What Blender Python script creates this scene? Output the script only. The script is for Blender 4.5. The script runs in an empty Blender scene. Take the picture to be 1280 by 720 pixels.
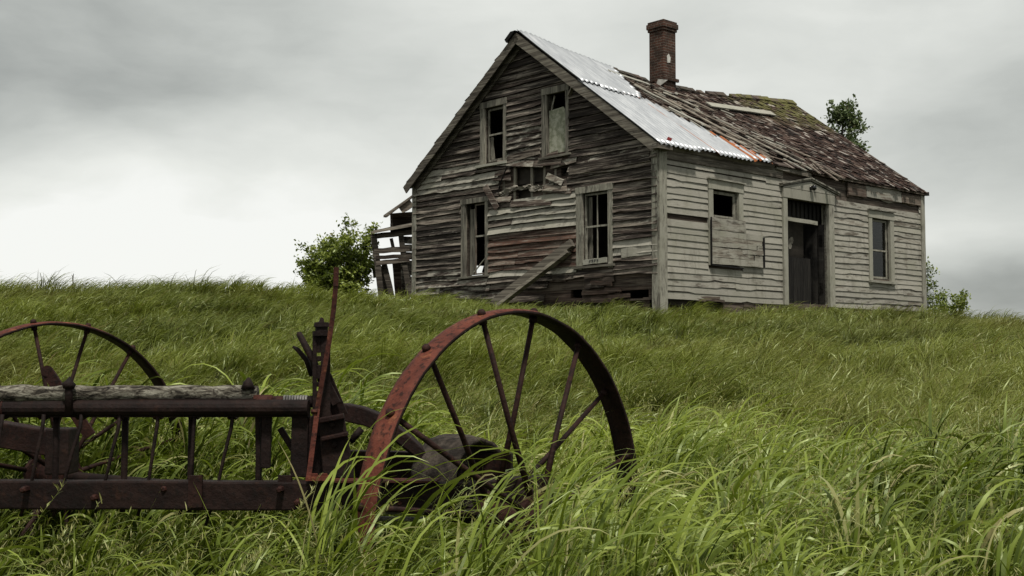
import bpy, math, random
import numpy as np
from mathutils import Vector, Matrix

# ------------------------------------------------------------------ camera, sky, sun
SC = bpy.context.scene
COL = SC.collection
F_PX = 1479.0
PITCH = math.atan(88 / F_PX)
cam_d = bpy.data.cameras.new('camera')
cam = bpy.data.objects.new('camera', cam_d)
COL.objects.link(cam)
cam.location = (0, 0, 0)
cam.rotation_euler = (math.pi / 2 + PITCH, 0, 0)
cam_d.sensor_width = 36
cam_d.lens = 36 * F_PX / 1280
cam_d.clip_start = 0.05
cam_d.clip_end = 5000
SC.camera = cam
SC.view_settings.view_transform = 'Standard'
SC.view_settings.look = 'None'
SC.view_settings.exposure = 0.26
SC.view_settings.gamma = 1.0

SUN_EL, SUN_AZ = math.radians(63), math.radians(166)     # azimuth clockwise from +Y
sun_d = bpy.data.lights.new('sun', 'SUN')
sun_d.energy = 3.3
sun_d.angle = math.radians(6)
sun_d.color = (1.0, 0.95, 0.87)
sun = bpy.data.objects.new('sun', sun_d)
COL.objects.link(sun)
to_sun = Vector((math.sin(SUN_AZ) * math.cos(SUN_EL), math.cos(SUN_AZ) * math.cos(SUN_EL), math.sin(SUN_EL)))
sun.rotation_euler = (-to_sun).to_track_quat('-Z', 'Y').to_euler()


class NT:
    """tiny node-tree writer"""
    def __init__(s, nt):
        s.nt = nt
        nt.nodes.clear()

    def n(s, typ, **kw):
        nd = s.nt.nodes.new(typ)
        for k, v in kw.items():
            if k.startswith('i_'):
                key = k[2:]
                key = int(key) if key.isdigit() else key.replace('_', ' ')
                s.put(nd.inputs[key], v)
            else:
                setattr(nd, k, v)
        return nd

    def put(s, sock, v):
        if isinstance(v, bpy.types.NodeSocket):
            s.nt.links.new(v, sock)
        elif isinstance(v, bpy.types.Node):
            s.nt.links.new(v.outputs[0], sock)
        else:
            if sock.type == 'RGBA' and len(v) == 3:
                v = (*v, 1)
            sock.default_value = v

    def math(s, op, a, b=0.0, c=None, clamp=False):
        nd = s.n('ShaderNodeMath', operation=op, use_clamp=clamp)
        s.put(nd.inputs[0], a)
        s.put(nd.inputs[1], b)
        if c is not None:
            s.put(nd.inputs[2], c)
        return nd.outputs[0]

    def mix(s, fac, a, b, mode='MIX'):
        nd = s.n('ShaderNodeMix', data_type='RGBA', blend_type=mode)
        s.put(nd.inputs[0], fac)
        s.put(nd.inputs[6], a)
        s.put(nd.inputs[7], b)
        return nd.outputs[2]

    def noise(s, vec, scale=5, detail=4, rough=.55, dist=0.0):
        nd = s.n('ShaderNodeTexNoise')
        s.put(nd.inputs['Vector'], vec)
        nd.inputs['Scale'].default_value = scale
        nd.inputs['Detail'].default_value = detail
        nd.inputs['Roughness'].default_value = rough
        nd.inputs['Distortion'].default_value = dist
        return nd.outputs[0]

    def ramp(s, fac, stops):
        nd = s.n('ShaderNodeValToRGB')
        s.put(nd.inputs[0], fac)
        el = nd.color_ramp.elements
        while len(el) < len(stops):
            el.new(0.5)
        for e, (p, c) in zip(el, stops):
            e.position = p
            e.color = (*c, 1) if len(c) == 3 else c
        return nd.outputs[0]

    def step(s, v, a, b, lo=0.0, hi=1.0, smooth=True):
        nd = s.n('ShaderNodeMapRange', interpolation_type='SMOOTHSTEP' if smooth else 'LINEAR')
        s.put(nd.inputs[0], v)
        for i, x in enumerate((a, b, lo, hi)):
            s.put(nd.inputs[i + 1], x)
        return nd.outputs[0]

    def vmul(s, v, k):
        nd = s.n('ShaderNodeVectorMath', operation='MULTIPLY')
        s.put(nd.inputs[0], v)
        s.put(nd.inputs[1], k)
        return nd.outputs[0]


def img_dir(px, py):
    x = (px - 640) / F_PX
    z = (360 - py) / F_PX
    v = Vector((x, math.cos(PITCH) - z * math.sin(PITCH), math.sin(PITCH) + z * math.cos(PITCH)))
    return v


world = bpy.data.worlds.new('World')
SC.world = world
world.use_nodes = True
w = NT(world.node_tree)
sky = w.n('ShaderNodeTexSky', sky_type='NISHITA', sun_disc=False, sun_elevation=SUN_EL, sun_rotation=SUN_AZ, air_density=1.0, dust_density=2.0)
tc = w.n('ShaderNodeTexCoord')
gen = tc.outputs['Generated']
sep = w.n('ShaderNodeSeparateXYZ', i_0=gen)
# overcast deck: azimuth-like and elevation coordinates, clouds flattened towards the horizon
warp = w.n('ShaderNodeVectorMath', operation='MULTIPLY_ADD')
wn = w.n('ShaderNodeTexNoise')
w.put(wn.inputs['Vector'], w.vmul(gen, (1.0, 1.0, 2.6)))
wn.inputs['Scale'].default_value = 3.2
wn.inputs['Detail'].default_value = 5
wn.inputs['Roughness'].default_value = .5
wsub = w.n('ShaderNodeVectorMath', operation='SUBTRACT', i_0=wn.outputs['Color'], i_1=(.5, .5, .5))
w.put(warp.inputs[0], wsub)
w.put(warp.inputs[1], (.16, .16, .10))
w.put(warp.inputs[2], gen)
wv = warp.outputs[0]
big = w.noise(w.vmul(wv, (1.0, 1.0, 3.4)), 2.3, 6, .52)
fine = w.noise(w.vmul(wv, (1.0, 1.0, 2.6)), 9.0, 6, .55)
val = w.math('ADD', w.math('MULTIPLY_ADD', w.math('SUBTRACT', big, .5), .55, .60), w.math('MULTIPLY', w.math('SUBTRACT', fine, .5), .22))
BLOBS = [  # centre of a bank in the sky, half sizes (tangent units), amount
    (30, 100, .34, .085, -.11), (-500, 60, .5, .10, -.10), (330, 120, .24, .07, -.04),
    (300, 320, .40, .13, .19), (0, 330, .34, .11, .15), (700, 260, .3, .10, .10),
    (640, 10, .13, .07, .10), (900, -20, .25, .05, .04),
    (1210, 160, .18, .06, -.15), (1180, 285, .13, .035, .10), (1290, 372, .16, .04, -.24),
    (1060, 110, .2, .12, .06), (560, 150, .10, .05, -.06),
]
for px, py, rx, rz, amt in BLOBS:
    c = img_dir(px, py).normalized()
    sub = w.n('ShaderNodeVectorMath', operation='SUBTRACT', i_0=wv, i_1=tuple(c))
    sc = w.vmul(sub, (1 / rx, 1 / max(rx, .2), 1 / rz))
    ln = w.n('ShaderNodeVectorMath', operation='LENGTH', i_0=sc)
    val = w.math('ADD', val, w.step(ln.outputs['Value'], 1.5, 0.0, 0.0, amt))
# unseen sky darkened overhead and behind the camera, added for stronger contrast
back = w.step(sep.outputs[1], .55, -.1, 0.0, -.02)
over = w.step(sep.outputs[2], .35, .8, 0.0, -.12)
val = w.math('ADD', val, w.math('MINIMUM', back, over))
val = w.math('MINIMUM', w.math('MAXIMUM', val, .22), .90)
cl = w.ramp(val, [(0.0, (0, 0, 0)), (.30, (.235, .248, .236)), (.55, (.475, .492, .464)), (.82, (.70, .712, .672)), (1, (.9, .9, .88))])
cl10 = w.mix(1.0, cl, (10.0, 10.0, 10.0), 'MULTIPLY')
skyc = w.mix(.96, sky, cl10)
bg = w.n('ShaderNodeBackground', i_0=skyc, i_1=.1)
wo = w.n('ShaderNodeOutputWorld', i_0=bg)

# ------------------------------------------------------------------ helpers
rng = random.Random(7)


def vnoise(x, y, s=1.0, seed=0):
    """value noise in -1..1 on numpy arrays"""
    x = np.asarray(x, float) / s + seed * 17.31 + 1000
    y = np.asarray(y, float) / s + seed * 9.7 + 1000
    xi, yi = np.floor(x), np.floor(y)
    fx, fy = x - xi, y - yi
    fx, fy = fx * fx * (3 - 2 * fx), fy * fy * (3 - 2 * fy)

    def h(a, b):
        v = np.sin(a * 127.1 + b * 311.7 + seed * 74.7) * 43758.5453
        return (v - np.floor(v)) * 2 - 1
    return (h(xi, yi) * (1 - fx) * (1 - fy) + h(xi + 1, yi) * fx * (1 - fy) + h(xi, yi + 1) * (1 - fx) * fy + h(xi + 1, yi + 1) * fx * fy)


def sstep(t):
    t = np.clip(t, 0, 1)
    return t * t * (3 - 2 * t)


def ground_z(x, y):
    x = np.asarray(x, float)
    y = np.asarray(y, float)
    P = .72 + .40 * sstep((1.5 - x) / 7.5) - .36 * sstep((x - 9) / 5)
    yc = 22.5 + np.clip(x - 2, 0, 12) * .55 + 1.5 * sstep((-x) / 5)
    y0 = 4.2
    t = (y - y0) / (yc - y0)
    r = .10                                            # rounded crest and foot
    s = np.where(t < 0, 0, np.where(t > 1, 1, t))
    s = s - r * np.exp(-((t - 1) / .10) ** 2) * .28 + r * np.exp(-(t / .10) ** 2) * .2
    z = -1.18 + (P + 1.18) * s
    amp = sstep((y - 5) / 3) * sstep((30 - y) / 10)
    z = z + amp * (.17 * vnoise(x, y * 1.5, 3.1, 1) + .07 * vnoise(x, y * 1.3, 1.2, 2)) + .025 * vnoise(x, y, .6, 3)
    far = np.clip(np.hypot(x, y - 20) - 32, 0, None)
    z = z - far * .012 - far ** 2 * .000004
    z = z + np.where(y < 2, 0, 0)
    return z


class MB:
    def __init__(s):
        s.v, s.f, s.c, s.m, s.st = [], [], [], [], []

    def add(s, vs, fs, c=(0, 0, 0, 0), m=0):
        o = len(s.v)
        s.st.append((o, len(s.f)))
        s.v.extend([tuple(p) for p in vs])
        for f in fs:
            s.f.append(tuple(i + o for i in f))
            s.c.append(c)
            s.m.append(m)

    def box(s, lo, hi, c=(0, 0, 0, 0), m=0):
        x0, y0, z0 = lo
        x1, y1, z1 = hi
        s.hexa([(x0, y0, z0), (x1, y0, z0), (x1, y1, z0), (x0, y1, z0), (x0, y0, z1), (x1, y0, z1), (x1, y1, z1), (x0, y1, z1)], c, m)

    def hexa(s, p, c=(0, 0, 0, 0), m=0):
        s.add(p, [(0, 3, 2, 1), (4, 5, 6, 7), (0, 1, 5, 4), (1, 2, 6, 5), (2, 3, 7, 6), (3, 0, 4, 7)], c, m)

    def beam(s, p0, p1, w, h, up=(0, 0, 1), c=(0, 0, 0, 0), m=0, n=1, jit=0.0, taper=1.0):
        p0, p1, up = Vector(p0), Vector(p1), Vector(up)
        d = (p1 - p0)
        L = d.length
        d.normalize()
        side = d.cross(up).normalized()
        u = side.cross(d).normalized()
        rings = []
        for i in range(n + 1):
            t = i / n
            k = 1 + (taper - 1) * t
            j = [rng.uniform(-jit, jit) for _ in range(6)]
            cpt = p0 + d * L * t + side * j[4] + u * j[5]
            rings.append([cpt + side * (a * w * k / 2 * (1 + j[q] * 4)) + u * (b * h * k / 2 * (1 + j[q] * 4)) for q, (a, b) in enumerate(((-1, -1), (1, -1), (1, 1), (-1, 1)))])
        vs = [p for r in rings for p in r]
        fs = [(3, 2, 1, 0), tuple(4 * n + q for q in range(4))]
        for i in range(n):
            a = 4 * i
            for q in range(4):
                fs.append((a + q, a + (q + 1) % 4, a + 4 + (q + 1) % 4, a + 4 + q))
        s.add(vs, fs, c, m)

    def tube(s, pts, r, seg=8, c=(0, 0, 0, 0), m=0, jit=0.0, closed=False):
        pts = [Vector(p) for p in pts]
        n = len(pts)
        rs = r if isinstance(r, (list, tuple)) else [r] * n
        vs, fs = [], []
        ref = None
        for i, p in enumerate(pts):
            if closed:
                d = (pts[(i + 1) % n] - pts[i - 1]).normalized()
            else:
                d = (pts[min(i + 1, n - 1)] - pts[max(i - 1, 0)]).normalized()
            if ref is None:
                ref = d.orthogonal().normalized()
            a = (ref - d * ref.dot(d)).normalized()
            ref = a
            b = d.cross(a)
            for k in range(seg):
                th = 2 * math.pi * k / seg
                rr = rs[i] * (1 + rng.uniform(-jit, jit))
                vs.append(p + a * math.cos(th) * rr + b * math.sin(th) * rr)
        for i in range(n if closed else n - 1):
            j = (i + 1) % n
            for k in range(seg):
                k2 = (k + 1) % seg
                fs.append((i * seg + k, i * seg + k2, j * seg + k2, j * seg + k))
        if not closed:
            fs.append(tuple(reversed(range(seg))))
            fs.append(tuple((n - 1) * seg + k for k in range(seg)))
        s.add(vs, fs, c, m)

    def split(s, name, mats, parent=None, smooth=False):
        """one object for every shape that was added"""
        out = []
        starts = s.st + [(len(s.v), len(s.f))]
        for (a, fa), (b, fb) in zip(starts, starts[1:]):
            q = MB()
            q.v = s.v[a:b]
            q.f = [tuple(i - a for i in f) for f in s.f[fa:fb]]
            q.c, q.m = s.c[fa:fb], s.m[fa:fb]
            out.append(q.build(name, mats, parent, smooth))
        return out

    def build(s, name, mats, parent=None, smooth=False, bevel=0.0):
        me = bpy.data.meshes.new(name)
        me.from_pydata(s.v, [], s.f)
        mats = mats if isinstance(mats, (list, tuple)) else [mats]
        for mt in mats:
            me.materials.append(mt)
        at = me.attributes.new('tint', 'FLOAT_COLOR', 'FACE')
        at.data.foreach_set('color', np.array(s.c, dtype=np.float32).ravel())
        me.polygons.foreach_set('material_index', s.m)
        if smooth:
            me.polygons.foreach_set('use_smooth', [True] * len(s.f))
        me.update()
        o = bpy.data.objects.new(name, me)
        COL.objects.link(o)
        if parent is not None:
            o.parent = parent
        if bevel:
            b = o.modifiers.new('bevel', 'BEVEL')
            b.width = bevel
            b.segments = 2
        return o


def empty(name, loc, rz=0.0):
    o = bpy.data.objects.new(name, None)
    COL.objects.link(o)
    o.location = loc
    o.rotation_euler = (0, 0, rz)
    return o


def tag(o, label=None, cat=None, group=None, kind=None):
    if label:
        o['label'] = label
    if cat:
        o['category'] = cat
    if group:
        o['group'] = group
    if kind:
        o['kind'] = kind
    return o


def at(px, py, D):
    """the point at forward distance D seen at that place of the photograph"""
    v = img_dir(px, py)
    return v * (D / v.y)


# ------------------------------------------------------------------ materials
def newmat(name):
    m = bpy.data.materials.new(name)
    m.use_nodes = True
    return m, NT(m.node_tree)


def finish(t, col, rough=.8, bump=None, bstr=.4, bdist=.01, metal=0.0, spec=.3, **kw):
    p = t.n('ShaderNodeBsdfPrincipled')
    t.put(p.inputs['Base Color'], col)
    t.put(p.inputs['Roughness'], rough)
    t.put(p.inputs['Metallic'], metal)
    t.put(p.inputs['Specular IOR Level'], spec)
    if bump is not None:
        b = t.n('ShaderNodeBump', i_Height=bump)
        b.inputs['Strength'].default_value = bstr
        b.inputs['Distance'].default_value = bdist
        t.put(p.inputs['Normal'], b.outputs[0])
    t.n('ShaderNodeOutputMaterial', i_0=p.outputs[0])
    return p


def mat_wood(name, dark, mid, light, paint_col, grain='H', paint_scale=1.0, red=(.11, .05, .032)):
    """weathered wood with flaking paint. tint: R random, G paint cover, B red-brown, A brightness"""
    m, t = newmat(name)
    a = t.n('ShaderNodeAttribute', attribute_name='tint')
    s = t.n('ShaderNodeSeparateColor', i_0=a.outputs['Color'])
    rnd, pnt, rd = s.outputs
    co = t.n('ShaderNodeTexCoord').outputs['Object']
    sx = t.n('ShaderNodeSeparateXYZ', i_0=co)
    al = t.math('ADD', sx.outputs[0], sx.outputs[1])
    off = t.math('MULTIPLY', rnd, 57.0)
    if grain == 'H':
        v = t.n('ShaderNodeCombineXYZ', i_0=t.math('MULTIPLY_ADD', al, .55, off), i_1=off, i_2=t.math('MULTIPLY', sx.outputs[2], 13.0))
        vp = t.n('ShaderNodeCombineXYZ', i_0=t.math('MULTIPLY_ADD', al, 1.0, off), i_1=off, i_2=t.math('MULTIPLY', sx.outputs[2], 5.0))
    else:
        v = t.n('ShaderNodeCombineXYZ', i_0=t.math('MULTIPLY_ADD', al, 13.0, off), i_1=off, i_2=sx.outputs[2])
        vp = t.n('ShaderNodeCombineXYZ', i_0=t.math('MULTIPLY_ADD', al, 7.0, off), i_1=off, i_2=t.math('MULTIPLY', sx.outputs[2], 1.6))
    g1 = t.noise(v, 3.0, 7, .62, .2)
    g2 = t.noise(v, 9.0, 6, .65)
    g3 = t.noise(v, 1.1, 5, .7, .6)
    g1 = t.math('MULTIPLY_ADD', t.math('SUBTRACT', g3, .5), 1.3, g1)
    base = t.ramp(t.math('MULTIPLY_ADD', t.math('SUBTRACT', rnd, .5), .18, g1), [(.28, dark), (.48, mid), (.68, light)])
    base = t.mix(t.math('MULTIPLY', rd, t.step(g2, .35, .6)), base, red)
    pn = t.noise(vp, 2.6 * paint_scale, 8, .68, .3)
    # paint shows where noise is below the board's own cover
    pm = t.step(t.math('SUBTRACT', t.math('MULTIPLY_ADD', pnt, .62, .18), pn), -.09, .10)
    pcol = t.mix(t.step(g2, .3, .75), tuple(c * .74 for c in paint_col), paint_col)
    blot = t.noise(co, 1.4, 5, .6)
    pcol = t.mix(t.step(blot, .45, .72, 0, .45), pcol, tuple(c * k for c, k in zip(paint_col, (.55, .58, .48))))
    colr = t.mix(pm, base, pcol)
    sv = t.n('ShaderNodeCombineXYZ', i_0=t.math('MULTIPLY', al, 3.2), i_1=3.0, i_2=t.math('MULTIPLY', sx.outputs[2], .9))
    stain = t.noise(sv, 1.3, 7, .7, .4)
    colr = t.mix(t.step(stain, .50, .72, 0, .55), colr, tuple(c_ * .8 for c_ in mid))
    bright = t.math('MULTIPLY_ADD', t.math('SUBTRACT', rnd, .5), .32, 1.0)
    colr = t.mix(1.0, colr, t.n('ShaderNodeCombineColor', i_0=bright, i_1=bright, i_2=bright).outputs[0], 'MULTIPLY')
    h = t.math('ADD', t.math('MULTIPLY', g2, .7), t.math('MULTIPLY', pm, .35))
    finish(t, colr, .85, h, .55, .012, spec=.22)
    return m


M = {}
M['gable_board'] = mat_wood('bare clapboard', (.008, .0065, .005), (.038, .0305, .025), (.22, .192, .158), (.37, .35, .295))
M['front_board'] = mat_wood('painted clapboard', (.040, .034, .026), (.11, .096, .076), (.23, .21, .172), (.335, .32, .272))
M['trim'] = mat_wood('weathered trim', (.05, .045, .036), (.15, .14, .115), (.24, .225, .18), (.33, .32, .265), grain='V')
M['trim_h'] = mat_wood('weathered level trim', (.05, .045, .036), (.14, .13, .105), (.23, .215, .175), (.33, .32, .27))
M['rake'] = mat_wood('rake board', (.05, .043, .034), (.12, .105, .085), (.22, .20, .16), (.30, .29, .25))
M['sheathing'] = mat_wood('old sheathing', (.016, .013, .011), (.045, .036, .029), (.11, .092, .074), (.2, .19, .17))
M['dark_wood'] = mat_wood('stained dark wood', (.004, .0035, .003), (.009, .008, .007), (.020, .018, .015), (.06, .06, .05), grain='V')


def mat_simple(name, c0, c1, scale=6, rough=.9, bstr=.3, bdist=.01, spec=.2, metal=0.0):
    m, t = newmat(name)
    co = t.n('ShaderNodeTexCoord').outputs['Object']
    n = t.noise(co, scale, 6, .6)
    n2 = t.noise(co, scale * 7, 4, .6)
    c = t.mix(t.step(n, .35, .65), c0, c1)
    c = t.mix(t.step(n2, .4, .7, 0, .35), c, tuple(x * .5 for x in c0))
    finish(t, c, rough, n2, bstr, bdist, metal, spec)
    return m


M['interior'] = mat_simple('dark interior boards', (.035, .030, .025), (.055, .047, .038), 2)
M['plaster'] = mat_simple('dirty plaster', (.17, .15, .125), (.30, .28, .235), 5)

# shingles: tint R random, G moss, B pale
m, t = newmat('rotten shingles')
a = t.n('ShaderNodeAttribute', attribute_name='tint')
s = t.n('ShaderNodeSeparateColor', i_0=a.outputs['Color'])
co = t.n('ShaderNodeTexCoord').outputs['Object']
gv = t.n('ShaderNodeVectorMath', operation='MULTIPLY_ADD', i_0=co, i_1=(22, 4, 4))
t.put(gv.inputs[2], t.n('ShaderNodeCombineXYZ', i_0=t.math('MULTIPLY', s.outputs[0], 91.0)))
g = t.noise(gv.outputs[0], 2.2, 5, .6)
base = t.ramp(t.math('MULTIPLY_ADD', t.math('SUBTRACT', s.outputs[0], .5), .45, g), [(.28, (.008, .006, .005)), (.50, (.030, .016, .012)), (.66, (.062, .036, .027)), (.84, (.17, .135, .11))])
base = t.mix(s.outputs[2], base, (.36, .33, .29))
mn = t.noise(co, 3.0, 6, .65)
base = t.mix(t.math('MULTIPLY', s.outputs[1], t.step(mn, .40, .55)), base, (.105, .10, .035))
finish(t, base, .9, g, .6, .01, spec=.2)
M['shingle'] = m

# corrugated iron: galvanised with rust. tint R random, G rust
m, t = newmat('galvanised corrugated iron')
a = t.n('ShaderNodeAttribute', attribute_name='tint')
s = t.n('ShaderNodeSeparateColor', i_0=a.outputs['Color'])
co = t.n('ShaderNodeTexCoord').outputs['Object']
n1 = t.noise(t.vmul(co, (3.0, .7, .7)), 2.2, 7, .65)
n2 = t.noise(t.vmul(co, (14.0, 1.2, 1.2)), 2.0, 5, .6)
zinc = t.mix(t.step(n1, .3, .7), (.30, .315, .335), (.47, .485, .50))
zinc = t.mix(s.outputs[0], zinc, (.34, .36, .38))
rm = t.step(t.math('ADD', t.math('MULTIPLY_ADD', s.outputs[1], .56, -.10), t.math('MULTIPLY', n2, .62)), .54, .62)
rc = t.mix(t.step(n1, .45, .7), (.30, .092, .024), (.16, .05, .018))
colr = t.mix(rm, zinc, rc)
finish(t, colr, t.math('MULTIPLY_ADD', rm, .35, .42), n1, .15, .01, metal=t.math('MULTIPLY_ADD', rm, -.35, .35), spec=.4)
M['iron_roof'] = m

# brick chimney
m, t = newmat('sooty brick')
co = t.n('ShaderNodeTexCoord').outputs['Object']
sx = t.n('ShaderNodeSeparateXYZ', i_0=co)
bv = t.n('ShaderNodeCombineXYZ', i_0=t.math('ADD', sx.outputs[0], sx.outputs[1]), i_1=sx.outputs[2])
br = t.n('ShaderNodeTexBrick', i_0=bv.outputs[0])
for k, v in (('Scale', 1.0), ('Brick Width', .205), ('Row Height', .07), ('Mortar Size', .009), ('Mortar Smooth', .3), ('Bias', 0.0)):
    br.inputs[k].default_value = v
t.put(br.inputs['Color1'], (.085, .038, .025, 1))
t.put(br.inputs['Color2'], (.045, .022, .016, 1))
t.put(br.inputs['Mortar'], (.13, .11, .09, 1))
n1 = t.noise(co, 3.5, 6, .65)
c = t.mix(t.step(n1, .40, .60, 0, .7), br.outputs['Color'], (.026, .019, .014))
h = t.math('SUBTRACT', t.noise(co, 30, 4, .6), t.math('MULTIPLY', br.outputs['Fac'], .9))
finish(t, c, .9, h, .7, .012, spec=.2)
M['brick'] = m

# iron of the rake: tint R random, G = red rust amount, B = black grease
m, t = newmat('rusted machine iron')
a = t.n('ShaderNodeAttribute', attribute_name='tint')
s = t.n('ShaderNodeSeparateColor', i_0=a.outputs['Color'])
co = t.n('ShaderNodeTexCoord').outputs['Object']
n1 = t.noise(co, 9, 7, .65, .3)
n2 = t.noise(co, 60, 5, .6)
blk = t.mix(t.step(n1, .4, .65), (.003, .0026, .0025), (.009, .007, .006))
rust = t.ramp(n1, [(.25, (.040, .012, .008)), (.45, (.105, .028, .018)), (.6, (.165, .045, .027)), (.78, (.22, .08, .05))])
c = t.mix(s.outputs[1], blk, rust)
c = t.mix(t.step(n2, .50, .66, 0, .75), c, (.007, .005, .004))
n3 = t.noise(co, 22, 6, .7)
c = t.mix(t.math('MULTIPLY', t.step(n3, .56, .70, 0, .8), s.outputs[1]), c, (.26, .10, .045))
finish(t, c, .7, t.math('ADD', n2, t.math('ADD', n1, n3)), .5, .007, metal=.0, spec=.16)
M['rust'] = m

# lichened log
m, t = newmat('weathered log')
co = t.n('ShaderNodeTexCoord').outputs['Object']
n1 = t.noise(t.vmul(co, (4.0, 11, 11)), 4, 8, .72, .8)
n2 = t.noise(t.vmul(co, (9, 40, 40)), 5, 5, .7)
c = t.ramp(n1, [(.40, (.012, .010, .008)), (.47, (.09, .078, .060)), (.57, (.25, .235, .19)), (.75, (.44, .42, .35))])
c = t.mix(t.step(n2, .5, .66, 0, .8), c, (.03, .025, .02))
finish(t, c, .9, t.math('ADD', n1, n2), .8, .012, spec=.2)
M['log'] = m

# weather board in the attic window
M['lichen_board'] = mat_simple('lichened board', (.20, .21, .145), (.40, .40, .32), 9, .9, .4)
M['pale_scrap'] = mat_simple('pale scrap', (.45, .44, .40), (.6, .59, .55), 8)
M['red_scrap'] = mat_simple('red scrap', (.16, .02, .02), (.10, .015, .015), 8)
M['black_glass'] = mat_simple('dark lamp glass', (.008, .008, .008), (.012, .012, .012), 8, .12, .05, .002, .5)
M['steel'] = mat_simple('grey spring steel', (.06, .058, .054), (.20, .19, .175), 40, .6, .3, .003, .4, .3)

m, t = newmat('window glass')
g_ = t.n('ShaderNodeBsdfGlossy', i_0=(.9, .9, .9, 1), i_1=.04)
tr = t.n('ShaderNodeBsdfTransparent', i_0=(.55, .56, .55, 1))
lw = t.n('ShaderNodeLayerWeight', i_0=.5)
fr = t.math('MULTIPLY_ADD', t.math('POWER', lw.outputs['Facing'], 4.0), .5, .02)
mx = t.n('ShaderNodeMixShader', i_0=fr, i_1=tr.outputs[0], i_2=g_.outputs[0])
t.n('ShaderNodeOutputMaterial', i_0=mx.outputs[0])
M['glass'] = m


def mat_leaf(name, dark, mid, light, dry, trans=.30, gloss=.40, sheen_col=(.82, .92, .60), shine=.42):
    """blades and leaves. tint: R random, G along the blade, B dryness, A patch value"""
    m, t = newmat(name)
    a = t.n('ShaderNodeAttribute', attribute_name='tint')
    s = t.n('ShaderNodeSeparateColor', i_0=a.outputs['Color'])
    rnd, al, dr = s.outputs
    k = t.math('ADD', t.math('MULTIPLY', rnd, .5), t.math('MULTIPLY', a.outputs['Alpha'], .5))
    c = t.ramp(k, [(.20, dark), (.50, mid), (.84, light)])
    c = t.mix(t.math('MULTIPLY', t.math('POWER', al, 2.5), .7), c, light)  # tips blended paler, blade highlights put into the colour
    c = t.mix(dr, c, dry)
    # paler underside, as on most grasses
    geo = t.n('ShaderNodeNewGeometry')
    c2 = t.mix(t.math('MULTIPLY', geo.outputs['Backfacing'], .35), c, tuple(x * 1.7 + .012 for x in mid))
    d = t.n('ShaderNodeBsdfDiffuse', i_0=c2)
    tl = t.n('ShaderNodeBsdfTranslucent', i_0=t.mix(1.0, c2, (1.25, 1.35, .7), 'MULTIPLY'))
    gl = t.n('ShaderNodeBsdfGlossy', i_0=(*sheen_col, 1), i_1=gloss)
    m1 = t.n('ShaderNodeMixShader', i_0=trans, i_1=d.outputs[0], i_2=tl.outputs[0])
    lw = t.n('ShaderNodeLayerWeight', i_0=.5)
    fr = t.math('MULTIPLY_ADD', t.math('POWER', lw.outputs['Facing'], 3.0), shine, .035)
    m2 = t.n('ShaderNodeMixShader', i_0=fr, i_1=m1.outputs[0], i_2=gl.outputs[0])
    t.n('ShaderNodeOutputMaterial', i_0=m2.outputs[0])
    return m


M['grass'] = mat_leaf('grass blades', (.009, .017, .001), (.076, .108, .005), (.31, .36, .065), (.42, .35, .20))
M['meadow'] = mat_leaf('meadow grass', (.009, .014, .001), (.062, .080, .005), (.22, .245, .045), (.22, .165, .075), shine=.22)
M['bush_leaf'] = mat_leaf('bush leaves', (.040, .062, .010), (.12, .155, .022), (.24, .27, .055), (.15, .12, .05), .3)
M['tree_leaf'] = mat_leaf('tree leaves', (.03, .044, .02), (.06, .085, .036), (.11, .135, .07), (.12, .1, .05), .3)
M['bark'] = mat_simple('bark', (.035, .028, .022), (.07, .058, .045), 12)

m, t = newmat('thatch and soil')
co = t.n('ShaderNodeTexCoord').outputs['Object']
n1 = t.noise(co, .6, 6, .6)
n2 = t.noise(co, 14, 6, .7)
c = t.mix(t.step(n1, .35, .65), (.018, .022, .007), (.030, .034, .012))
c = t.mix(t.step(n2, .45, .7), c, (.022, .020, .012))
finish(t, c, .95, n2, .8, .05, spec=.1)
M['ground'] = m

# ------------------------------------------------------------------ ground, one sheet out to the horizon
def axis(lo, hi, step, far, grow=1.22):
    a = list(np.arange(lo, hi + 1e-6, step))
    d, p = step, hi
    while p < far:
        d *= grow
        p += d
        a.append(p)
    d, p = step, lo
    b = []
    while p > -far:
        d *= grow
        p -= d
        b.append(p)
    return np.array(b[::-1] + a)


gx = axis(-16, 22, .3, 2600)
gy = axis(-4, 40, .3, 2600)
GX, GY = np.meshgrid(gx, gy)
GZ = ground_z(GX, GY)
me = bpy.data.meshes.new('ground')
nx, ny = len(gx), len(gy)
idx = np.arange(nx * ny).reshape(ny, nx)
quads = np.stack([idx[:-1, :-1], idx[:-1, 1:], idx[1:, 1:], idx[1:, :-1]], -1).reshape(-1, 4)
me.from_pydata(np.stack([GX, GY, GZ], -1).reshape(-1, 3).tolist(), [], quads.tolist())
me.polygons.foreach_set('use_smooth', [True] * len(quads))
me.materials.append(M['ground'])
go = bpy.data.objects.new('ground', me)
COL.objects.link(go)
tag(go, 'green grassy hillside rising to the old house', kind='structure')

# ------------------------------------------------------------------ house
V2 = Vector((.737, .676, 0)).normalized()      # along the front wall
U2 = Vector((-V2.y, V2.x, 0))                  # along the gable wall
C0 = Vector((3.0, 24.0, 0))
ZB = .70
house = empty('abandoned_house', C0 + Vector((0, 0, ZB)), math.atan2(V2.y, V2.x))
tag(house, 'derelict wooden farmhouse with peeling clapboards and half stripped roof on the hilltop', 'house')
Wg, Lf = 8.1, 10.7
ZF, ZE, ZR = 1.22, 4.42, 7.42
SL = (ZR - ZE) / (Wg / 2)


def sag(x, k):
    """the ridge hangs down in the middle; k = 0 at the eaves, 1 at the ridge"""
    x = min(max(x, 0), Lf)
    return -.40 * (math.sin(math.pi * (x / Lf) ** .9)) ** 1.3 * max(0, k)


def Pg(s, z, d):      # gable wall: s along (0 near corner), d outwards
    return (-d, s, z - ZB)


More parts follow.
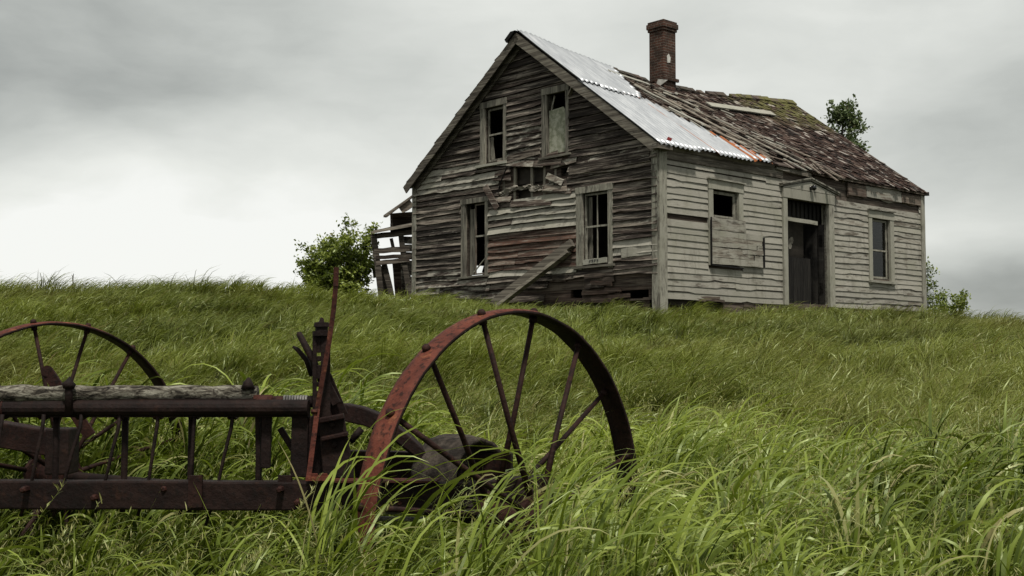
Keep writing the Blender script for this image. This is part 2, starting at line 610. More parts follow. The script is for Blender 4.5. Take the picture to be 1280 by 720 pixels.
def Pf(s, z, d):      # front wall
    return (s, -d, z - ZB)


def Pr(s, z, d):      # rear wall
    return (s, Wg + d, z - ZB)


def Ph(s, z, d):      # far gable
    return (Lf + d, s, z - ZB)


def gable_ext(z):
    if z <= ZE:
        return 0.0, Wg
    k = (z - ZE) / SL
    return k, Wg - k


def front_ext(z):
    return 0.0, Lf


def cut(iv, ops, z0, z1):
    """interval minus openings (s0, z0, s1, z1) which overlap the band"""
    out = [iv]
    for o in ops:
        if min(z1, o[3]) - max(z0, o[1]) > .45 * (z1 - z0):
            nxt = []
            for a, b in out:
                if o[2] <= a or o[0] >= b:
                    nxt.append((a, b))
                else:
                    if o[0] - a > .02:
                        nxt.append((a, o[0]))
                    if b - o[2] > .02:
                        nxt.append((o[2], b))
            out = nxt
    return out


def rects(iv0, z0, z1, ops, exact=True):
    """exact rectangle decomposition of a band around openings"""
    zs = sorted({z0, z1, *[min(max(o[1], z0), z1) for o in ops], *[min(max(o[3], z0), z1) for o in ops]})
    for a, b in zip(zs, zs[1:]):
        if b - a > 1e-4:
            yield a, b


def sheathing(P, ext, z_lo, z_hi, ops, d0=-.10, d1=-.012, r=random.Random(3), step=.24):
    mb = MB()
    z = z_lo
    while z < z_hi - 1e-3:
        zt = min(z + step, z_hi)
        for a, b in rects(None, z, zt - .006, ops):
            e0, e1 = ext(a), ext(b)
            if e1[1] - e1[0] < .05:
                continue
            for s0, s1 in cut((e0[0], e0[1]), ops, a, b):
                t0, t1 = max(s0, e1[0]), min(s1, e1[1])
                if t1 - t0 < .01:
                    continue
                c = (r.random(), r.uniform(0, .15), r.random() * .3, 0)
                mb.hexa([P(s0, a, d0), P(s1, a, d0), P(s1, a, d1), P(s0, a, d1), P(t0, b, d0), P(t1, b, d0), P(t1, b, d1), P(t0, b, d1)], c)
        z = zt
    return mb


def clapboards(mb, P, ext, z_lo, z_hi, ops, tint, r, expo=.15, miss=lambda s, z: 0.0, warp=.012, lift=.02, lip=.050):
    nrow = int(round((z_hi - z_lo) / expo))
    for i in range(nrow):
        z0 = z_lo + i * expo
        z1 = z0 + expo * 1.10
        e0 = ext(z0)
        e1 = ext(z1)
        if e0[1] - e0[0] < .12:
            break
        for a, b in cut((e0[0], e0[1]), ops, z0, z1):
            s = a
            while s < b - .01:
                L = r.uniform(1.8, 5.2)
                e = b if b - s < L + .5 else s + L
                mid = (s + e) / 2
                if r.random() < miss(mid, z0):
                    s = e
                    continue
                n = max(2, int((e - s) / .22))
                base = tint(mid, z0, r)
                drop0, drop1 = r.gauss(0, warp), r.gauss(0, warp)
                bow = r.gauss(0, lift * .5)
                o0, o1 = abs(r.gauss(0, lift)), abs(r.gauss(0, lift))
                vs = []
                chip = 0
                for k in range(n + 1):
                    q = k / n
                    ss = s + (e - s) * q
                    if 0 < k < n:
                        ss += r.uniform(-.03, .03)
                    dz = drop0 * (1 - q) + drop1 * q + warp * .8 * float(vnoise(ss, z0 * 3, .7, 5))
                    out = o0 * (1 - q) ** 3 + o1 * q ** 3 + bow * math.sin(q * math.pi)
                    out = max(out, -.004)
                    if r.random() < .22:
                        chip = r.uniform(0, .035) if r.random() < .55 else 0
                    st = min(max(ss, e1[0]), e1[1])
                    zb = z0 + dz + chip
                    vs += [P(st, z1 + dz, .000), P(st, z1 + dz, .006 + out * .3), P(ss, zb, lip + out), P(ss, zb, lip * .5 + out)]
                fs = [(0, 1, 2, 3), tuple(4 * n + j for j in (3, 2, 1, 0))]
                for k in range(n):
                    o = 4 * k
                    for j in range(4):
                        fs.append((o + j, o + 4 + j, o + 4 + (j + 1) % 4, o + (j + 1) % 4))
                mb.add(vs, fs, base)
                s = e + r.uniform(.002, .012)


# ---- openings: (s0, z0, s1, z1) cut, trim added around
G_OPEN = dict(attic_left=(4.70, 4.64, 5.36, 5.95), attic_right=(2.64, 4.58, 3.24, 5.93), low_left=(5.34, 1.98, 6.06, 3.72), low_right=(1.38, 2.03, 2.14, 3.58))
G_FRAME = dict(attic_left=(4.58, 4.52, 5.52, 6.10), attic_right=(2.54, 4.46, 3.40, 6.08), low_left=(5.22, 1.92, 6.22, 3.84), low_right=(1.24, 1.92, 2.32, 3.72))
G_HOLES = [(3.42, 3.93, 4.34, 4.40), (3.80, 3.66, 4.30, 3.86), (2.62, 4.03, 2.84, 4.22), (.30, 1.24, 1.1, 1.42), (2.2, 1.22, 2.55, 1.5)]
F_OPEN = dict(boarded=(1.72, 2.10, 2.63, 3.62), door=(4.43, 1.26, 6.14, 3.68), right=(8.11, 1.99, 8.98, 3.52))
F_FRAME = dict(boarded=(1.57, 1.98, 2.78, 3.82), door=(4.27, 1.22, 6.36, 3.9), right=(7.96, 1.85, 9.16, 3.70))
F_HOLES = []
REAR_HOLE = [(1.84, 2.16, 2.34, 2.47)]

rg = random.Random(11)
UPZ = (0, 0, 1)


def gtint(s, z, r):
    s = s + r.uniform(-.5, .5)
    z = z + r.uniform(-.07, .07)
    p = .10 + .30 * max(0, float(vnoise(s, z, 1.1, 8))) + r.uniform(-.05, .12)
    rd = .12 * r.random()
    rn = r.random() * .9
    if z > 4.75:
        p, rn = p * .6, rn * .55
    if 5.4 < s < 8 and 4.1 < z < 4.6:
        p = .62
    if s < 1.3 and 2.0 < z < 2.45:
        p, rn = .85, .8
    if 2.2 < s < 5.3 and 2.05 < z < 2.95:
        p, rd, rn = .25, .8 * float(np.clip(1.3 - abs(z - 2.5) / .35 * .6 + r.uniform(-.4, .2), 0, 1)), .45 + .4 * r.random()
    if 2.2 < s < 4.4 and 2.95 < z < 3.6:
        p = .62 + .2 * r.random()
    if 2.4 < s < 5.2 and 1.72 < z < 2.05:
        p = .75
    if s > 5.9 and z < 2.1:
        p = .45
    if 3.3 < s < 4.7 and 4.5 < z < 5.3:
        p = .42
    if 0.2 < s < 2.6 and 3.9 < z < 4.3:
        p = .35
    return (rn, p, rd, 0)


def gmiss(s, z):
    if 2.5 < s < 4.9 and 3.55 < z < 4.5:
        return .85
    if s < 2.7 and z < 1.85:
        return .75
    if s < 5 and z < 1.6:
        return .3
    return .012


def gwext(z):
    return gable_ext(z)


mb = MB()
ops = [v for v in G_FRAME.values()] + [(a - .05, b - .05, c + .1, d + .02) for a, b, c, d in G_HOLES[:3]]
# torn area above the middle: boards end at ragged places
clapboards(mb, Pg, gwext, 1.28, 7.2, ops + [(2.8, 3.62, 4.85, 4.46)], gtint, rg, .148, gmiss, .012, .022)
# a few short broken ends left in the torn area
for (s, z, L, an, d) in ((5.06, 3.78, .72, .92, .10), (4.72, 3.70, .6, .05, .05), (2.95, 3.78, .7, .12, .06), (3.2, 4.38, .9, .06, .06), (4.72, 4.35, .5, -.1, .05),  (3.4, 4.5, 1.0, -.12, .04), (4.5, 4.52, .5, .15, .05), (2.9, 3.74, .9, .17, .05), (3.75, 3.52, 1.3, .06, .05), (4.1, 4.47, 1.6, .14, .06), (2.7, 4.32, .8, -.08, .04), (2.95, 3.98, .55, .42, .07), (4.75, 4.22, .6, .1, .05)):
    n = 3
    ca, sa = math.cos(an), math.sin(an)
    for k in range(1):
        h = .065
        a0 = (s - L / 2 * ca, z - L / 2 * sa)
        a1 = (s + L / 2 * ca, z + L / 2 * sa)
        j = [rg.uniform(-.04, .04) for _ in range(4)]
        mb.hexa([Pg(a0[0] + sa * h + j[0], a0[1] - ca * h, d), Pg(a1[0] + sa * h, a1[1] - ca * h + j[1] * .5, d + .01), Pg(a1[0] + sa * h, a1[1] - ca * h, d + .03), Pg(a0[0] + sa * h, a0[1] - ca * h, d + .03),
                 Pg(a0[0] - sa * h, a0[1] + ca * h + j[2] * .5, d - .02), Pg(a1[0] - sa * h + j[3], a1[1] + ca * h, d - .02), Pg(a1[0] - sa * h, a1[1] + ca * h, d), Pg(a0[0] - sa * h, a0[1] + ca * h, d)], (rg.random(), rg.uniform(.1, .6), .2, 0))
mb.beam(Pg(2.50, 4.11, .055), Pg(.18, 4.14, .050), .05, .19, UPZ, (.62, .30, .05, 0), n=9, jit=.006)
mb.beam(Pg(4.52, 4.60, .06), Pg(3.45, 4.70, .05), .05, .17, UPZ, (.50, .18, .1, 0), n=6, jit=.006)
mb.beam(Pg(1.0, 2.20, .045), Pg(.18, 2.23, .040), .03, .20, UPZ, (.75, .75, .0, 0), n=5, jit=.006)
gw = mb.build('gable_wall', M['gable_board'], house)
tag(gw, 'dark weathered gable wall with torn clapboards')
sh = sheathing(Pg, gable_ext, ZF - .02, 7.3, list(G_OPEN.values()) + G_HOLES).build('sheathing', M['sheathing'], gw)
# pale plaster lip, studs and laths showing through the torn holes
mb = MB()
for s in (3.38, 4.36, 3.02, 4.75, 3.78):
    mb.beam(Pg(s, 3.55, -.035), Pg(s + rg.uniform(-.03, .03), 4.5, -.035), .07, .05, (1, 0, 0), (rg.random(), .25, .1, 0), n=4, jit=.004)
mb.split('stud', M['trim'], gw)
mb = MB()
for i in range(46):
    s = rg.uniform(3.0, 4.9)
    z = 3.90 + .05 * math.sin(s * 5) + rg.uniform(-.06, .05)
    r_ = rg.uniform(.03, .11)
    p = Vector(Pg(s, z, rg.uniform(.0, .05)))
    vs = [p + Vector((rg.uniform(-.03, .03), math.cos(q) * r_ * 1.5, math.sin(q) * r_ * .5)) for q in (0, 1.1, 2.2, 3.3, 4.4, 5.5)]
    back = [v + Vector((.03, 0, 0)) for v in vs]
    mb.add(vs + back, [tuple(range(6)), tuple(range(11, 5, -1))] + [(k, (k + 1) % 6, 6 + (k + 1) % 6, 6 + k) for k in range(6)])
mb.build('torn_plaster', M['plaster'], gw)
mb = MB()
mb.tube([Pg(4.49, 4.52, .07), Pg(4.68, 4.2, .09), Pg(4.86, 3.88, .07)], .013, 6)
mb.build('hanging_rod', M['dark_wood'], gw)
mb = MB()
mb.box((.16, 2.9, 3.55 - ZB), (.20, 4.9, 4.5 - ZB))
mb.build('inner_lining', M['interior'], gw)

rf = random.Random(23)


def ftint(s, z, r):
    p = .84 + .12 * float(vnoise(s, z, 1.3, 9)) + r.uniform(-.10, .08)
    if z > 3.95:
        p -= .25
    if z < 1.7:
        p -= .12
    if s > 6.5:
        p -= .10
    if s > 9.2:
        p -= .12
    return (r.random() * .8 + .1, p, .1 * r.random(), 0)


mb = MB()
clapboards(mb, Pf, front_ext, 1.22, 4.08, list(F_FRAME.values()) + [(6.5, 3.88, 10.5, 4.3)], ftint, rf, .1365, lambda s, z: .45 if (s < 2.0 and z < 1.42) else .004, .005, .006, .026)
fw = mb.build('front_wall', M['front_board'], house)
tag(fw, 'long front wall of grey peeling clapboards')
sheathing(Pf, front_ext, 1.3, ZE, list(F_OPEN.values())).build('sheathing', M['sheathing'], fw)
# frieze below the eaves; rotten and stripped over the right half
mb = MB()
mb.hexa([Pf(.02, 4.09, .0), Pf(4.3, 4.11, .0), Pf(4.3, 4.11, .045), Pf(.02, 4.09, .045), Pf(.02, 4.36, .0), Pf(4.3, 4.38, .0), Pf(4.3, 4.38, .05), Pf(.02, 4.36, .05)], (.2, .28, 0, 0))
s = 4.3
while s < 10.5:
    L = rf.uniform(.6, 1.7)
    e = min(10.55, s + L)
    zt = 4.34 + rf.uniform(-.06, .02)
    zb = (3.90 if s > 6.2 else 4.06) + rf.uniform(-.05, .12)
    if s > 6.2:
        n = 6
        vs = []
        for k in range(n + 1):
            q = s + (e - s) * k / n
            vs += [Pf(q, zb + rf.uniform(-.05, .06), .02), Pf(q, zb + .02, .05 + rf.uniform(0, .03)), Pf(q, zt + rf.uniform(-.06, .0), .05), Pf(q, zt, .01)]
        fs = [(0, 1, 2, 3), tuple(4 * n + j for j in (3, 2, 1, 0))]
        for k in range(n):
            o = 4 * k
            fs += [(o + j, o + 4 + j, o + 4 + (j + 1) % 4, o + (j + 1) % 4) for j in range(4)]
        mb.add(vs, fs, (rf.random() * .6, rf.choice((.05, .15, .65)), .4, 0))
    s = e + .02
mb.split('frieze', M['rake'], fw)

mb = sheathing(Pr, front_ext, .75, ZE, REAR_HOLE)
clapboards(mb, Pr, front_ext, .8, 4.3, REAR_HOLE, gtint, rg)
mb.build('rear_wall', M['gable_board'], house)
mb = sheathing(Ph, gable_ext, .75, 7.3, [])
clapboards(mb, Ph, gable_ext, .8, 7.2, [], ftint, rg)
mb.build('far_gable_wall', M['front_board'], house)

# foundation: rough dark boards and stones under the sills
mb = MB()
s = .3
while s < Wg:
    w_ = rg.uniform(.12, .4)
    if s < 5.2:
        mb.box(Pg(s, .2, .0 + rg.uniform(-.05, 0)), Pg(min(s + w_ - .02, Wg), 1.2 + rg.uniform(-.10, .06), -.05), (rg.random(), .1, .2, 0))
    else:
        mb.box(Pg(s, .2, .0), Pg(min(s + w_ - .02, Wg), 1.27, -.05), (rg.random(), .3, .2, 0))
    s += w_
s = .25
while s < Lf:
    w_ = rg.uniform(.3, .9)
    mb.box(Pf(s, .2, -.20 if s < 2.0 else .0), Pf(min(s + w_ - .02, Lf - .05), 1.27, -.25 if s < 2.0 else -.06), (rg.random(), .1, .2, 0))
    s += w_
mb.build('foundation', M['sheathing'], house)
mb = MB()
for k in range(12):           # broken sill timbers at the near corner
    s = rg.uniform(.15, 2.7)
    z = rg.uniform(1.22, 1.8)
    L = rg.uniform(.4, 1.1)
    mb.beam(Pg(s, z, .03), Pg(s + L, z + rg.uniform(-.05, .05), .03 + rg.uniform(0, .04)), .05, rg.uniform(.06, .13), (0, 0, 1), (rg.random() * .5, rg.uniform(.0, .3), rg.random() * .4, 0), n=4, jit=.012)
for k in range(5):
    s = rg.uniform(.3, 1.4)
    mb.beam(Pf(s, 1.18 + rg.uniform(-.02, .12), -.02), Pf(s + rg.uniform(.3, .9), 1.2 + rg.uniform(-.02, .1), .02), .05, .05, (0, 0, 1), (rg.random(), .2, .2, 0), n=4, jit=.008)
mb.split('broken_timber', M['sheathing'], house)

# corner boards
for (P, a, b, z0, z1, nm) in ((Pg, -.045, .15, .4, 4.40, ''), (Pf, -.045, .19, .4, 4.36, ''), (Pg, 7.98, 8.14, .6, 4.45, ''), (Pf, 10.56, 10.75, .6, 4.42, '')):
    mb = MB()
    n = 14
    vs = []
    dd = .060 if P is Pg else .056
    for k in range(n + 1):
        z = z0 + (z1 - z0) * k / n
        j = rg.uniform(-.006, .006)
        vs += [P(a + (.003 if P is Pf else 0), z, .0), P(b + j, z, .0), P(b + j, z, dd), P(a + (.003 if P is Pf else 0), z, dd)]
    fs = [(0, 1, 2, 3), tuple(4 * n + j for j in (3, 2, 1, 0))]
    for k in range(n):
        o = 4 * k
        fs += [(o + j, o + 4 + j, o + 4 + (j + 1) % 4, o + (j + 1) % 4) for j in range(4)]
    mb.add(vs, fs, (.55 if P is Pg else .4, .50 if P is Pg else .62, 0, 0))
    mb.build('corner_board', M['trim'], house)

# windows: casing is the part, sash, sill, glass are its sub-parts
def casing(P, fr, op, m, head=.0, d=.05, tint=(.5, .4, 0, 0), skip=()):
    mb = MB()
    s0, z0, s1, z1 = fr
    a0, b0, a1, b1 = op
    r_ = rg

    def bar(p, q, lo, hi, dd, vert):
        n = 5
        vs = []
        for k in range(n + 1):
            t_ = k / n
            jj = r_.uniform(-.004, .004)
            if vert:
                z = p + (q - p) * t_
                vs += [P(lo + jj, z, -.02), P(hi + jj, z, -.02), P(hi + jj, z, dd), P(lo + jj, z, dd)]
            else:
                s_ = p + (q - p) * t_
                vs += [P(s_, lo + jj, -.02), P(s_, hi + jj, -.02), P(s_, hi + jj, dd), P(s_, lo + jj, dd)]
        fs = [(0, 1, 2, 3), tuple(4 * n + j for j in (3, 2, 1, 0))]
        for k in range(n):
            o = 4 * k
            fs += [(o + j, o + 4 + j, o + 4 + (j + 1) % 4, o + (j + 1) % 4) for j in range(4)]
        c = (min(1, max(0, tint[0] + r_.uniform(-.25, .25))), tint[1] + r_.uniform(-.1, .15), tint[2], 0)
        mb.add(vs, fs, c)
    if 'L' not in skip:
        bar(z0, z1 - .002, s0, a0, d, True)
    if 'R' not in skip:
        bar(z0, z1 - .002, a1, s1, d, True)
    if 'T' not in skip:
        bar(s0 - .01, s1 + .01, b1, z1 + head, d + .012, False)
    # reveals
    for (p, q) in (((a0 - .012, b0), (a0, b1)), ((a1, b0), (a1 + .012, b1))):
        mb.hexa([P(p[0], p[1], -.14), P(q[0], p[1], -.14), P(q[0], p[1], -.021), P(p[0], p[1], -.021), P(p[0], q[1], -.14), P(q[0], q[1], -.14), P(q[0], q[1], -.021), P(p[0], q[1], -.021)], tint)
    o = mb.build('window', m, house)
    return o


def sill(P, par, s0, s1, z, h=.05, d=.09, tint=(.7, .6, 0, 0), m='trim_h', name='sill'):
    mb = MB()
    mb.beam(P((s0 + 0), z, d / 2), P(s1, z + rg.uniform(-.02, .02), d / 2), d + .04, h, (0, 0, 1), tint, n=6, jit=.004)
    return mb.build(name, M[m], par)


def sash(P, par, s0, s1, z0, z1, d=-.05, w=.045, cross=(), mid=None, tint=(.6, .4, 0, 0), w_h=None):
    mb = MB()
    wh = w_h or w
    for a, b, c, e in ((s0, z0, s0 + w, z1), (s1 - w, z0, s1, z1), (s0 + w, z0, s1 - w, z0 + wh), (s0 + w, z1 - wh, s1 - w, z1)):
        mb.hexa([P(a, b, d - .03), P(c, b, d - .03), P(c, b, d), P(a, b, d), P(a, e, d - .03), P(c, e, d - .03), P(c, e, d), P(a, e, d)], tint)
    if mid is not None:
        mb.hexa([P(s0 + w, mid - .02, d - .028), P(s1 - w, mid - .02, d - .028), P(s1 - w, mid - .02, d + .008), P(s0 + w, mid - .02, d + .008), P(s0 + w, mid + .02, d - .028), P(s1 - w, mid + .02, d - .028), P(s1 - w, mid + .02, d + .008), P(s0 + w, mid + .02, d + .008)], (.7, .5, 0, 0))
    for c in cross:
        for za, zb in ((z0 + wh, (mid or z1) - .021), ((mid or z0) + .021, z1 - wh)):
            mb.hexa([P(c - .011, za, d - .02), P(c + .011, za, d - .02), P(c + .011, za, d - .002), P(c - .011, za, d - .002), P(c - .011, zb, d - .02), P(c + .011, zb, d - .02), P(c + .011, zb, d - .002), P(c - .011, zb, d - .002)], (.7, .5, 0, 0))
    return mb.build('sash', M['trim'], par)


def pane(P, par, s0, s1, z0, z1, d):
    mb = MB()
    mb.hexa([P(s0, z0, d - .004), P(s1, z0, d - .004), P(s1, z0, d), P(s0, z0, d), P(s0, z1, d - .004), P(s1, z1, d - .004), P(s1, z1, d), P(s0, z1, d)])
    return mb.build('pane', M['glass'], par)


o = casing(Pg, G_FRAME['attic_left'], G_OPEN['attic_left'], M['trim'], tint=(.45, .22, 0, 0))
tag(o, 'left attic window with empty sash')
sash(Pg, o, 4.72, 5.34, 4.66, 5.93, mid=5.30, w=.05, tint=(.5, .3, 0, 0))
sill(Pg, o, 4.52, 5.62, 4.56, .06, .10, (.9, .8, 0, 0))
mb = MB()
mb.hexa([Pg(5.16, 4.7, -.12), Pg(5.30, 4.7, -.12), Pg(5.30, 4.7, -.10), Pg(5.16, 4.7, -.10), Pg(5.22, 5.26, -.12), Pg(5.30, 5.26, -.12), Pg(5.30, 5.26, -.10), Pg(5.22, 5.26, -.10)], (.5, .4, 0, 0))
mb.build('loose_slat', M['trim'], o)

o = casing(Pg, G_FRAME['attic_right'], G_OPEN['attic_right'], M['trim'], tint=(.40, .18, 0, 0))
tag(o, 'right attic window blocked by a lichened board')
sill(Pg, o, 2.46, 3.46, 4.50, .05, .08, (.5, .3, 0, 0))
mb = MB()
vs = [(3.23, 4.58), (2.66, 4.58), (2.68, 5.05), (2.73, 5.52), (2.78, 5.60), (3.23, 5.57)]
front = [Pg(a, b, -.03) for a, b in vs]
back = [Pg(a, b, -.055) for a, b in vs]
k = len(vs)
mb.add(front + back, [tuple(range(k)), tuple(range(2 * k - 1, k - 1, -1))] + [(i, i + k, (i + 1) % k + k, (i + 1) % k) for i in range(k)])
mb.build('lichened_board', M['lichen_board'], o)
mb = MB()
mb.beam(Pg(3.20, 5.52, -.06), Pg(3.08, 5.90, -.06), .03, .025, (1, 0, 0), (.7, .5, 0, 0))
mb.build('broken_muntin', M['trim'], o)
mb = MB()
mb.beam(Pg(2.50, 5.78, .07), Pg(2.28, 6.12, .08), .03, .09, (1, 0, 0), (.9, .35, .4, 0), n=2, jit=.004)
mb.build('hanging_splinter', M['trim'], o)

o = casing(Pg, G_FRAME['low_left'], G_OPEN['low_left'], M['trim'], tint=(.40, .25, 0, 0))
tag(o, 'lower left window with the sky showing through')
sash(Pg, o, 5.36, 5.80, 2.0, 3.70, mid=2.92, w=.035, tint=(.35, .15, .4, 0), d=-.04)
mb = MB()
mb.hexa([Pg(5.80, 2.0, -.10), Pg(6.03, 2.0, -.10), Pg(6.03, 2.0, -.085), Pg(5.80, 2.0, -.085), Pg(5.80, 3.6, -.10), Pg(6.03, 3.6, -.10), Pg(6.03, 3.6, -.085), Pg(5.80, 3.6, -.085)], (.3, .3, 0, 0))
mb.build('side_jamb', M['trim'], o)
mb = MB()
mb.beam(Pg(5.86, 2.06, -.06), Pg(5.40, 2.40, -.05), .02, .03, (1, 0, 0), (.7, .6, 0, 0))
mb.build('broken_muntin', M['trim'], o)
sill(Pg, o, 5.18, 6.28, 1.95, .05, .07, (.3, .3, 0, 0))

o = casing(Pg, G_FRAME['low_right'], G_OPEN['low_right'], M['trim'], tint=(.62, .52, 0, 0))
tag(o, 'lower right window with a crossed muntin')
sash(Pg, o, 1.40, 2.12, 2.08, 3.56, mid=2.84, cross=(1.76,), w=.03, tint=(.6, .5, 0, 0), d=-.03, w_h=.04)
b_ = sill(Pg, o, 1.42, 2.12, 2.09, .11, .03, (.9, .9, 0, 0), name='stop_board')
# four dark burnt-in characters on the board
mb = MB()
for k in range(4):
    s = 1.905 - k * .075
    for dx, dz, w_, h_ in ((0, .022, .045, .014), (0, -.004, .035, .013), (-.016 + .032 * (k % 2), .009, .014, .035), (.014 - .028 * (k % 2), -.012, .014, .030)):
        mb.box(Pg(s + dx - w_ / 2, 2.09 + dz - h_ / 2, .0535), Pg(s + dx + w_ / 2, 2.09 + dz + h_ / 2, .0575))
for k in range(4):
    q = MB()
    q.v = mb.v[k * 32:(k + 1) * 32]
    q.f = [tuple(i - k * 32 for i in f) for f in mb.f[k * 24:(k + 1) * 24]]
    q.c, q.m = mb.c[k * 24:(k + 1) * 24], mb.m[k * 24:(k + 1) * 24]
    q.build('stamped_mark', M['black_glass'], o)
sill(Pg, o, 1.18, 2.38, 1.97, .05, .08, (.3, .15, 0, 0))
mb = MB()
mb.hexa([Pg(1.98, 2.1, -.13), Pg(2.10, 2.1, -.13), Pg(2.10, 2.1, -.115), Pg(1.98, 2.1, -.115), Pg(1.99, 3.5, -.13), Pg(2.10, 3.5, -.13), Pg(2.10, 3.5, -.115), Pg(1.99, 3.5, -.115)], (.3, .1, 0, 0))
mb.build('side_jamb', M['trim'], o)

# front windows
o = casing(Pf, F_FRAME['boarded'], (1.72, 2.10, 2.63, 3.62), M['trim'], tint=(.45, .72, 0, 0))
tag(o, 'front window with its lower half boarded over')
sill(Pf, o, 1.53, 2.82, 3.84, .03, .09, (.4, .6, 0, 0), name='drip_cap')
sash(Pf, o, 1.74, 2.61, 2.4, 3.60, w=.06, tint=(.4, .6, 0, 0), mid=3.06)
mb = MB()
zz = 2.02
while zz < 2.98:
    h = rf.uniform(.10, .16)
    xe = 3.44 if zz < 2.62 else 2.80
    s = 1.62
    while s < xe:
        L = rf.uniform(1.0, 2.2)
        e = xe if xe - s < L + .2 else s + L
        mb.beam(Pf(s, zz + h / 2 + rf.uniform(-.01, .01), .075), Pf(e + rf.uniform(-.06, .02), zz + h / 2 + rf.uniform(-.015, .015), .075 + rf.uniform(0, .02)), .02, h * .97, (0, 0, 1), (.35 + .4 * rf.random(), rf.uniform(.45, .75), .1, 0), n=5, jit=.005)
        s = e + .01
    zz += h
mb.build('board_patch', M['front_board'], o)
mb = MB()
mb.beam(Pf(1.60, 2.0, .085), Pf(1.60, 3.0, .085), .02, .03, (1, 0, 0), (.1, 0, 0, 0))
mb.beam(Pf(3.46, 2.02, .09), Pf(3.46, 2.68, .09), .03, .06, (1, 0, 0), (.1, 0, 0, 0))
mb.beam(Pf(1.6, 1.985, .085), Pf(2.7, 1.96, .085), .03, .03, (0, 0, 1), (.1, 0, 0, 0))
mb.split('patch_batten', M['dark_wood'], o)

o = casing(Pf, F_FRAME['right'], F_OPEN['right'], M['trim'], tint=(.45, .70, 0, 0))
tag(o, 'tall double hung window right of the doorway')
sash(Pf, o, 8.13, 8.96, 2.01, 3.50, mid=2.72, w=.05, tint=(.5, .6, 0, 0))
pane(Pf, o, 8.18, 8.91, 2.75, 3.45, -.065)
pane(Pf, o, 8.18, 8.91, 2.06, 2.69, -.065)
sill(Pf, o, 7.94, 9.18, 1.92, .06, .08, (.5, .7, 0, 0))
sill(Pf, o, 7.93, 9.19, 3.72, .03, .09, (.3, .5, 0, 0), name='drip_cap')

# doorway with low pediment
o = casing(Pf, F_FRAME['door'], F_OPEN['door'], M['trim'], tint=(.40, .70, 0, 0), d=.07)
o.name = 'doorway'
tag(o, 'front doorway with a low pediment and dark door')
mb = MB()
vs = [(4.24, 3.915), (6.50, 3.915), (5.37, 4.14)]
k = 3
mb.add([Pf(a, b, .075) for a, b in vs] + [Pf(a, b, 0) for a, b in vs], [(0, 1, 2), (5, 4, 3), (0, 3, 4, 1), (1, 4, 5, 2), (2, 5, 3, 0)], (.5, .7, 0, 0))
mb.build('pediment', M['trim_h'], o)
mb = MB()
for h, d_, dz in ((.035, .125, .05), (.035, .10, .012)):
    mb.beam(Pf(4.18, 3.93 + dz, d_ / 2), Pf(5.37, 4.17 + dz, d_ / 2), d_, h, (0, 0, 1), (.35, .5, 0, 0), n=3, jit=.002)
    mb.beam(Pf(5.37, 4.168 + dz, d_ / 2), Pf(6.56, 3.93 + dz, d_ / 2 - .002), d_, h, (0, 0, 1), (.35, .5, 0, 0), n=3, jit=.002)
mb.split('pediment_moulding', M['trim_h'], o)
mb = MB()
mb.beam(Pf(4.43, 3.22, -.05), Pf(5.80, 3.20, -.05), .05, .09, (0, 0, 1), (.7, .6, 0, 0), n=4, jit=.004)
mb.build('transom_bar', M['trim_h'], o)
mb = MB()
lx, lz = 5.36, 3.985
mb.tube([Pf(lx, lz, .075), Pf(lx, lz, .11)], .045, 12)
for k in range(1):
    pts = [Pf(lx, lz, .10 + .13 * q) for q in (0, .15, .3, .5, .7, .85, .97, 1)]
    rs = [.055 * math.sqrt(max(.02, 1 - (2 * q - 1) ** 2)) + .012 for q in (0, .15, .3, .5, .7, .85, .97, 1)]
    mb.tube(pts, rs, 14)
mb.build('door_lamp', M['black_glass'], o, True)
# door: dark vertical boards set back, a half open leaf on the right
mb = MB()
s = 4.46
while s < 5.62:
    mb.box(Pf(s, 1.26, -.20), Pf(s + .135, 2.36, -.23), (rf.random(), .1, 0, 0))
    s += .142
mb.build('lower_panel', M['dark_wood'], o)
mb = MB()
s = 4.46
while s < 6.1:
    mb.box(Pf(s, 3.28, -.16), Pf(s + .10, 3.66, -.18), (rf.random(), .1, 0, 0))
    s += .17
mb.build('transom_slats', M['dark_wood'], o)
mb = MB()
hinge = Vector(Pf(6.10, 1.27, -.10))
e2 = Vector(Pf(5.62, 1.27, -.58))
for k in range(5):
    p0 = hinge.lerp(e2, k / 5)
    p1 = hinge.lerp(e2, (k + .94) / 5)
    nrm = Vector((.03, -.03, 0))
    mb.hexa([p0, p1, p1 + nrm, p0 + nrm, p0 + Vector((0, 0, 1.93)), p1 + Vector((0, 0, 1.93)), p1 + nrm + Vector((0, 0, 1.93)), p0 + nrm + Vector((0, 0, 1.93))], (rf.random(), .2, 0, 0))
lf = mb.build('door_leaf', M['dark_wood'], o)
mb = MB()
p = hinge.lerp(e2, .80) + Vector((.035, -.035, .95))
mb.box(p - Vector((.02, .02, .08)), p + Vector((.02, .02, .12)))
mb.build('latch', M['steel'], o)
mb = MB()
for k in range(9):     # torn pale paper on the wall inside the door
    px_, pz_ = 5.15 + rf.uniform(-.13, .13), 2.62 + rf.uniform(-.22, .25)
    r_ = rf.uniform(.04, .10)
    mb.add([Pf(px_ + math.cos(q) * r_, pz_ + math.sin(q) * r_ * 1.2, -.40) for q in (0, 1, 2.1, 3, 4.2, 5.2)] + [Pf(px_ + math.cos(q) * r_, pz_ + math.sin(q) * r_ * 1.2, -.403 - .001 * k) for q in (0, 1, 2.1, 3, 4.2, 5.2)], [tuple(range(6)), tuple(range(11, 5, -1))] + [(q, 6 + q, 6 + (q + 1) % 6, (q + 1) % 6) for q in range(6)])
mb.build('torn_paper', M['plaster'], o)

